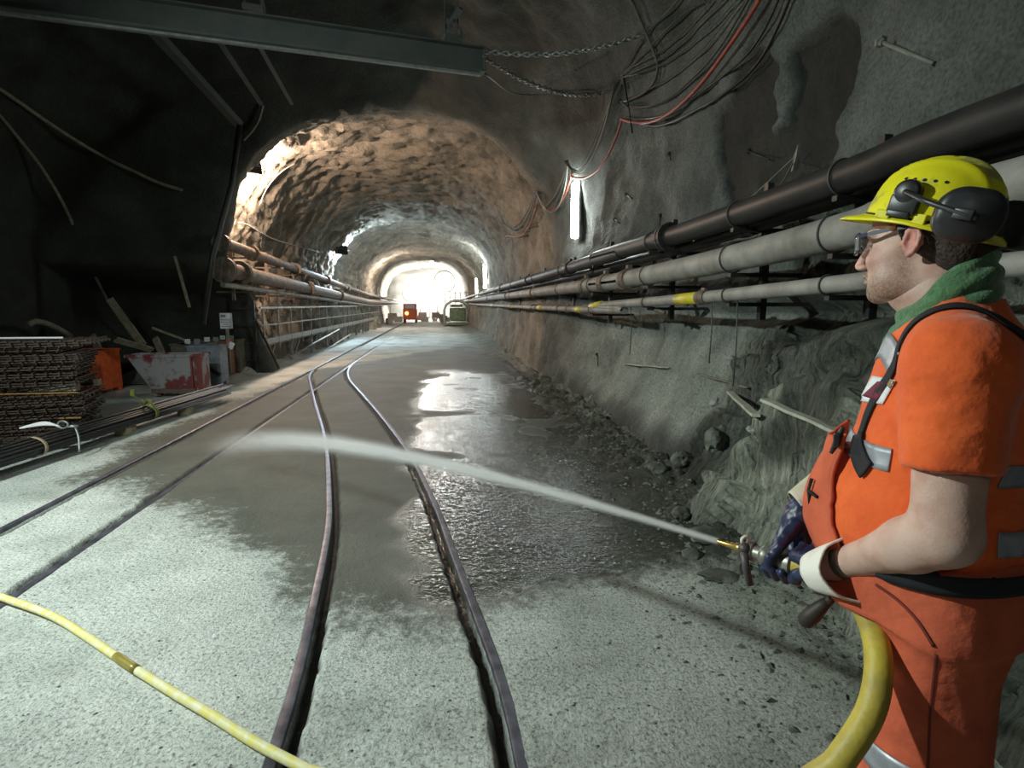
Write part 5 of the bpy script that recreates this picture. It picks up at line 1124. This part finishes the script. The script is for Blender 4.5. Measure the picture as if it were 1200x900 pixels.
for q, (o_, dz) in enumerate(((.35, -.003), (.8, -.005), (1.0, -.010))):     # flared brim, long peak in front
    for k in range(NT):
        th = 2*PI*k/NT; c = math.cos(th); peak = .010+.042*max(0, c)**3+.006*max(0, -c)**2; p = helm(th, 0); d = Vector((c, math.sin(th), 0)); V.append(HL(p+d*peak*o_+Vector((0, 0, dz-.010*o_*max(0, c)**2-.010*max(0, -c)*o_))))
R_ = rows+3
for i in range(R_-1):
    for k in range(NT): F_.append((i*NT+k, (i+1)*NT+k, (i+1)*NT+(k+1) % NT, i*NT+(k+1) % NT))
helmet = mesh_obj('helmet', V, F_, YEL, person); md = helmet.modifiers.new('shell', 'SOLIDIFY'); md.thickness = .003; md.offset = -1
tag(helmet, 'yellow safety helmet')
hb_ = BVHTree.FromPolygons([Vector(v) for v in V], F_)
b = MB()
for s in (1, -1):
    for k in range(5):
        th = math.radians(90-s*0+(18-11*k)*1)*s; p = helm(th, .66); q = helm(th, .66, .004); n_ = (q-p).normalized(); w0 = HL(p+n_*.0005); w1 = HL(p+n_*.0016); b.disc_lathe(w0, w1, [(0, .0032), (.0008, .0032)], 10)
b.build('vent_holes', WEB, helmet)
b = MB(); b.tube([HL(helm(2*PI*k/40, .03, -.004)+Vector((0, 0, -.006))) for k in range(40)], .007, 8, closed=True); b.build('inner_band', WEB, helmet, True)
# leather sweatband at the forehead
V = []; F_ = []; n = 17
for i in range(n):
    th = math.radians(-75+150*i/(n-1)); p = helm(th, .02, -.012); V += [HL(p+Vector((0, 0, .0))), HL(p+Vector((-.006, 0, -.026)))]
F_ = [(2*i, 2*i+1, 2*i+3, 2*i+2) for i in range(n-1)]; o_ = mesh_obj('sweatband', V, F_, mat('tan_leather', (.35, .13, .04), .7), helmet); o_.modifiers.new('t', 'SOLIDIFY').thickness = .003
for s in (1, -1):
    side = math.radians(82)*s
    mount = helm(side, .30, .008); mc = HL(mount)
    b = MB(); Rm = HR @ HT
    b.box(HL(mount+Vector((-.002, .002*s, -.012))), (.052, .014, .034), Rm, .004); b.disc_lathe(HL(mount+Vector((0, -.006*s, .010))), HL(mount+Vector((0, .012*s, .010))), [(0, .024), (.012, .023), (.017, .017)], 18)
    b.box(HL(mount+Vector((-.0, .006*s, -.030))), (.040, .010, .012), Rm, .002); o_ = b.build('muff_mount', BLK, helmet, True)
    b = MB(); b.box(HL(mount+Vector((.030, -.004*s, -.034))), (.026, .012, .016), Rm, .002); b.build('socket', YEL, helmet); b = MB(); b.box(HL(mount+Vector((-.036, -.004*s, -.034))), (.022, .012, .020), Rm, .002); b.build('socket', YEL, helmet)
    # ear cup parked behind, outside the shell
    cc = Vector((-.094, .112*s, .020)); R_c = np.array(Rm @ Matrix.Rotation(math.radians(28*s), 3, 'Z'), np.float32); cw = HL(cc)
    def cup(P, cw=cw, R_c=R_c, s=s):
        p = (P-A3(*cw)) @ R_c
        qx = np.maximum(np.abs(p[:, 0])-.012, 0); qz = np.maximum(np.abs(p[:, 2])-.008, 0); d1 = np.hypot(qx, qz)-.026; d2 = np.abs(p[:, 1]-.004*s)-.010; d = np.minimum(np.maximum(d1, d2), 0)+np.hypot(np.maximum(d1, 0), np.maximum(d2, 0))-.012; d = sm(d, ell(p, (0, .016*s, 0), (.042, .022, .038)), .012)
        g = np.abs(p[:, 1]+.010*s)-.0016; gg = np.maximum(g, -(rbox(p, (0, 0, 0), (.047, .05, .042), .018))); return np.maximum(d, -gg)
    lo_ = [cw[i]-.075 for i in range(3)]; hi_ = [cw[i]+.075 for i in range(3)]; Vq, Qq = surf(cup, lo_, hi_, .003); np_obj('ear_cup', Vq, Qq, BLK, helmet)
    b = MB(); a0 = HL(mount+Vector((0, .012*s, .010))); a1 = HL(cc+Vector((.052, .042*s, .012))); a2 = HL(cc+Vector((-.010, .046*s, .000))); a3 = HL(cc+Vector((-.03, .040*s, -.004)))
    b.tube(spline([a0, a0.lerp(a1, .5), a1, a2, a3], 5), .0052, 8); b.box(a2, (.030, .008, .018), Rm, .002); b.build('muff_arm', BLK, helmet, True)
# ---- safety glasses
LENS = bpy.data.materials.new('clear_lens'); LENS.use_nodes = True; lb = LENS.node_tree.nodes['Principled BSDF']; lb.inputs['Base Color'].default_value = (.75, .75, .8, 1); lb.inputs['Transmission Weight'].default_value = .9; lb.inputs['Roughness'].default_value = .06; lb.inputs['IOR'].default_value = 1.2
FR = mat('grey_blue_frame', (.045, .05, .09), .3, 0, (.03, .035, .06), 20)
gl = None
def GP(th, z): return H2(((.118-.030*(1-math.cos(th*1.15)))*1.0+.004, .072*math.sin(th), z))
V = []; F_ = []; n = 25
for i in range(n):
    th = -1.30+2.6*i/(n-1); nose_ = math.exp(-(th/.16)**2)
    for k in range(6): z = .024-(.040-.020*nose_-.016*max(0, abs(th)-.9))*k/5; V.append(GP(th, z))
for i in range(n-1):
    for k in range(5): F_.append((i*6+k, i*6+k+1, (i+1)*6+k+1, (i+1)*6+k))
glasses = mesh_obj('glasses', V, F_, LENS, person); md = glasses.modifiers.new('t', 'SOLIDIFY'); md.thickness = .002; tag(glasses, 'wraparound safety glasses')
b = MB(); b.tube([GP(-1.32+2.64*i/24, .025) for i in range(25)], .0026, 8); b.build('top_frame', FR, glasses, True)
b = MB(); b.tube([GP(-1.30+2.6*i/24, -.015+.020*math.exp(-((-1.3+2.6*i/24)/.16)**2)+.014*max(0, abs(-1.3+2.6*i/24)-.9)) for i in range(25)], .0014, 6); b.build('lower_frame', FR, glasses, True)
for s in (1, -1):
    b = MB(); t0 = GP(1.28*s, .020); pts_ = [t0, H2((.075, .0765*s, .022)), H2((.035, .0805*s, .027)), H2((.0, .0835*s, .029)), H2((-.018, .083*s, .020))]
    for p, q in zip(pts_, pts_[1:]): b.beam(p, q+(q-p)*.02, .003, .0075)
    b.build('temple', FR, glasses)
# ---- hose, nozzle, gloves.  axis of the grip
TIP = Vector((.440, -.045, .977)); GR = Vector((.205, .022, .990)); AX = (TIP-GR).normalized(); UP = (Vector((0, 0, 1))-AX*AX.z).normalized(); FAR = AX.cross(UP).normalized()
if FAR.y > 0: FAR = -FAR
def onax(t, deg=0, r=0): a = math.radians(deg); return GR+AX*t+(UP*math.cos(a)+FAR*math.sin(a))*r
def hand_sdf(c_t, wrist, mcp, pip, dip, tip, rc, dir_, th_path, spread=.021, palm_deg=0, seg=(.043, .046, .040, .034)):
    """fingers wrap the bar; angles in degrees around it"""
    def f(P):
        d = np.full(len(P), 9.0, np.float32); kn = []
        for i in range(4):
            off = c_t+(i-1.5)*spread*dir_; L_ = (1.0, 1.05, 1.0, .82)[i] if dir_ < 0 else (.82, 1.0, 1.05, 1.0)[i]; rr = (.0122, .0126, .0122, .011)[i]; w8 = (.96, 1, .98, .9)[i]
            a, b_, c_, e_ = (onax(off, mcp+3*i, seg[0]), onax(off, mcp+(pip-mcp)*w8+2*i, seg[1]), onax(off, mcp+(dip-mcp)*w8, seg[2]), onax(off, mcp+(tip-mcp)*w8, seg[3]))
            fi = sm(cap(P, a, b_, rr*1.12, rr*1.02), cap(P, b_, c_, rr*1.05, rr*.95), .003); fi = sm(fi, cap(P, c_, e_, rr*.95, rr*.85), .003)
            d = sm(d, fi, .0028); kn.append(a)
        w_ = Vector(wrist)
        pal = None
        for i in range(4):
            a = kn[i]; wi_ = w_+AX*((i-1.5)*.010*dir_); q = cap(P, a, a.lerp(wi_, .85), .0135, .018); pal = q if pal is None else sm(pal, q, .014)
        pal = sm(pal, cap(P, w_, w_.lerp(kn[1], .3), .029, .026), .02)
        d = sm(d, pal, .008)
        tp = [Vector(v) for v in th_path]; t_ = sm(cap(P, tp[0], tp[1], .017, .0135), cap(P, tp[1], tp[2], .0132, .0118), .004)
        if len(tp) > 3: t_ = sm(t_, cap(P, tp[2], tp[3], .0118, .0105), .004)
        d = sm(d, t_, .007)
        return d
    return f
def cuff_mesh(name, centre, axis, r0, r1, ln, m, parent, squash=.85, roll=0, flare=1.0):
    c = Vector(centre); a = Vector(axis).normalized(); n1 = a.orthogonal().normalized(); n1 = Matrix.Rotation(roll, 3, a) @ n1; n2 = a.cross(n1); V = []; F_ = []; N = 32; K = 12
    for i in range(K+1):
        t = i/K; r = r0+(r1-r0)*t**flare
        for k in range(N):
            an = 2*PI*k/N; w_ = 1+.035*math.sin(an*3+t*3)+.02*math.sin(an*7+1); V.append(c+a*ln*t*(1+.10*math.sin(an+.6)*t)+(n1*math.cos(an)+n2*math.sin(an)*squash)*r*w_)
    for i in range(K):
        for k in range(N): F_.append((i*N+k, i*N+(k+1) % N, (i+1)*N+(k+1) % N, (i+1)*N+k))
    o = mesh_obj(name, V, F_, m, parent); md = o.modifiers.new('t', 'SOLIDIFY'); md.thickness = .003; md.offset = 0
    b = MB(); b.tube([V[K*N+k] for k in range(N)], .0028, 6, closed=True); b.build('hem', m, o, True)
    return o
# right hand: palm above and behind the coupling, fingers under it, thumb forward along the top
WR = Vector((.252, -.088, 1.098))
th_r = [WR.lerp(onax(.06, 0, .045), .5), onax(.072, -28, .047), onax(.086, -70, .040), onax(.092, -105, .034)]
fR = hand_sdf(.072, WR, 62, 128, 192, 245, 1, -1, th_r)
Vg, Qg = surf(fR, (.14, -.16, .90), (.38, .10, 1.16), .0025)
for i in range(len(Vg)): Vg[i] += .0016*mn.noise(Vector(Vg[i]*70))
gR = np_obj('glove', Vg, Qg, NAVY, person); tag(gR, 'navy blue rubber glove with white cuff')
ER = Vector(AP['er']); dR = (Vector(AP['wr'])-WR).normalized()
cuff_mesh('cuff', Vector((.266, -.088, 1.106)), (ER-Vector(AP['wr'])).normalized()+Vector((0, 0, .45)), .034, .046, .095, CUFF, gR)
# left hand: comes from the near side, fingers over the top
WL = Vector((.170, .098, 1.040))
th_l = [WL.lerp(onax(.01, -90, .05), .5), onax(.020, -95, .045), onax(.034, -125, .038), onax(.040, -155, .033)]
fL = hand_sdf(.0, WL, -48, 22, 88, 140, 1, 1, th_l)
Vg, Qg = surf(fL, (.09, -.08, .91), (.30, .17, 1.10), .0025)
for i in range(len(Vg)): Vg[i] += .0016*mn.noise(Vector(Vg[i]*70))
gL_ = np_obj('glove', Vg, Qg, NAVY, person); tag(gL_, 'navy blue rubber glove with white cuff')
EL = Vector(AP['el']); dL = (EL-WL).normalized()
cuff_mesh('cuff', WL-dL*.035+Vector((.004, .0, -.006)), (dL+Vector((.0, .10, -.12))), .040, .066, .108, CUFF, gL_, squash=.92, flare=.8)
b = MB(); wv = Vector(AP['wl']).lerp(EL, .06); n1 = dL.orthogonal().normalized(); n2 = dL.cross(n1)
V = []
for s_ in (-.010, .010):
    for k in range(24): an = 2*PI*k/24; V.append(wv+dL*s_+(n1*math.cos(an)+n2*math.sin(an))*.0335)
b.add(V, [(k, (k+1) % 24, 24+(k+1) % 24, 24+k) for k in range(24)]); o_ = b.build('wrist_watch', mat('watch_steel', (.25, .27, .22), .3, .7), person, True); o_.modifiers.new('t', 'SOLIDIFY').thickness = .003; tag(o_, 'metal wristwatch band')
# ---- the water hose with its nozzle (world placed)
def W(v): return M_P @ Vector(v)
def camf(px, py, f):
    d = ray(px, py); fl_ = d.x*math.sin(YAW)+d.y*math.cos(YAW); return Vector((0, 0, CAMZ))+d*(f/fl_)
hp_ = [W(onax(.055)), W(onax(.0)), W(onax(-.035)), camf(998, 688, 1.13), camf(1014, 715, 1.08), camf(1029, 765, 1.0), camf(1022, 828, .945), camf(985, 890, .92), camf(925, 965, .92)]
g0 = hp_[-1]; hp_ += [Vector((g0.x-.10, g0.y-.12, .22)), Vector((g0.x-.22, g0.y-.36, .045)), Vector((g0.x-.30, g0.y-.9, .028)), Vector((g0.x-.2, g0.y-2.2, .028))]
b = MB(); b.tube(spline(hp_, 10), .0245, 20); whose = b.build('water_hose', M['hose'], None, True); tag(whose, 'thick yellow water hose held by the worker, hanging past his leg', 'hose')
wa = lambda t: W(onax(t)); 
def lathe(t0, prof, name, m):
    b = MB(); b.disc_lathe(wa(t0), wa(t0+.1), prof, 22); o = b.build(name, m, whose, True); smooth_by_angle(o, 40); return o
ST = mat('worn_steel', (.34, .33, .29), .42, .6, (.2, .19, .16), 40)
lathe(.045, [(0, .026), (.004, .030), (.026, .030), (.030, .027), (.034, .027), (.036, .031), (.055, .031), (.058, .024)], 'hose_coupling', ST)
lathe(.100, [(0, .020), (.004, .026), (.012, .028), (.020, .026), (.026, .019), (.040, .019), (.044, .024), (.052, .024)], 'nozzle_body', ST)
lathe(.148, [(0, .014), (.003, .019), (.018, .019), (.020, .015), (.028, .015)], 'valve_body', BLK)
o_ = lathe(.172, [(0, .012), (.004, .014), (.016, .013), (.022, .009), (.058, .0065), (.070, .0062), (.071, .0045)], 'nozzle_tip', M['brass']); tag(o_, 'brass nozzle tip')
b = MB(); pv_ = W(onax(.160, -40, .014)); b.disc_lathe(W(onax(.160, -60, .012)), W(onax(.160, -60, .034)), [(0, .013), (.010, .015), (.018, .012), (.022, .006)], 14)
b.tube([W(onax(.158, -80, .024)), W(onax(.150, -140, .045)), W(onax(.138, -160, .080))], [.010, .009, .008], 10); b.build('valve_lever', mat('grimy_lever', (.07, .06, .06), .5), whose, True)
b = MB(); rg = W(onax(.162, -18, .030)); b.tube([rg+Vector((math.cos(a)*.010, 0, math.sin(a)*.010)) for a in np.linspace(0, 2*PI, 14, endpoint=False)], .0042, 8, closed=True); b.build('ring', CUFF, whose, True)
# ================================================================ the water jet: droplets drifting along a falling arc, a scattering medium
tipW = W(onax(.243)); cr, sr = math.cos(YAW), math.sin(YAW); jd = Vector((-.65*cr+.76*sr, .65*sr+.76*cr, 0)).normalized()
JA, JB, JL = -.035, -.0215, 6.05
pts = [tipW+jd*t+Vector((0, 0, JA*t+JB*t*t)) for t in np.linspace(0, JL, 60)]; sig = [.0045+.0078*t+.0010*t*t for t in np.linspace(0, JL, 60)]
b = MB(); vs_o = [p-tipW for p in pts]; b.tube(vs_o, [max(.012, s*2.6) for s in sig], 16)
for i in range(len(b.v)):
    pass
Rz = Matrix.Rotation(-math.atan2(jd.y, jd.x), 3, 'Z'); b.v = [tuple(Rz @ Vector(v)) for v in b.v]
def jet_material():
    m = bpy.data.materials.new('water_spray'); m.use_nodes = True; n = m.node_tree; n.nodes.clear(); L = n.links.new
    tc = nd(n, 'ShaderNodeTexCoord'); sx = nd(n, 'ShaderNodeSeparateXYZ'); L(tc.outputs['Object'], sx.inputs[0])
    def mt(op, a, b_=None, c=None):
        k = nd(n, 'ShaderNodeMath', operation=op)
        for i, v in enumerate((a, b_, c)):
            if v is None: continue
            if isinstance(v, (int, float)): k.inputs[i].default_value = v
            else: L(v, k.inputs[i])
        return k.outputs[0]
    x = sx.outputs['X']; y = sx.outputs['Y']; z = sx.outputs['Z']
    zc = mt('ADD', mt('MULTIPLY', x, JA), mt('MULTIPLY', mt('MULTIPLY', x, x), JB)); dz = mt('SUBTRACT', z, zc)
    sg = mt('ADD', mt('ADD', mt('MULTIPLY', x, .0078), .0045), mt('MULTIPLY', mt('MULTIPLY', x, x), .0010))
    r2 = mt('ADD', mt('MULTIPLY', y, y), mt('MULTIPLY', dz, dz)); s2 = mt('MULTIPLY', sg, sg)
    g = mt('EXPONENT', mt('MULTIPLY', mt('DIVIDE', r2, s2), -.75))
    fade = mt('POWER', mt('MAXIMUM', mt('SUBTRACT', 1.0, mt('DIVIDE', x, JL)), 0.0), 1.5)
    no = nd(n, 'ShaderNodeTexNoise', i_Scale=9.0, i_Detail=4.0); mp = nd(n, 'ShaderNodeMapping'); mp.inputs['Scale'].default_value = (.35, 2.5, 2.5); L(tc.outputs['Object'], mp.inputs['Vector']); L(mp.outputs[0], no.inputs['Vector'])
    nn = mt('MULTIPLY_ADD', no.outputs['Fac'], 1.4, .3)
    den = mt('MULTIPLY', mt('MULTIPLY', mt('MULTIPLY', mt('DIVIDE', g, sg), fade), nn), JDENS)
    v = nd(n, 'ShaderNodeVolumeScatter'); v.inputs['Color'].default_value = (.96, .97, 1, 1); v.inputs['Anisotropy'].default_value = .3; L(den, v.inputs['Density'])
    o = nd(n, 'ShaderNodeOutputMaterial'); L(v.outputs[0], o.inputs['Volume'])
    try: m.cycles.volume_step_rate = .06
    except Exception: pass
    return m
JDENS = 1.3
jet = b.build('water_jet', jet_material(), None, True, tuple(tipW)); jet.rotation_euler = (0, 0, math.atan2(jd.y, jd.x)); tag(jet, 'white jet of water arcing from the nozzle to the far left rail', 'water', kind='stuff')
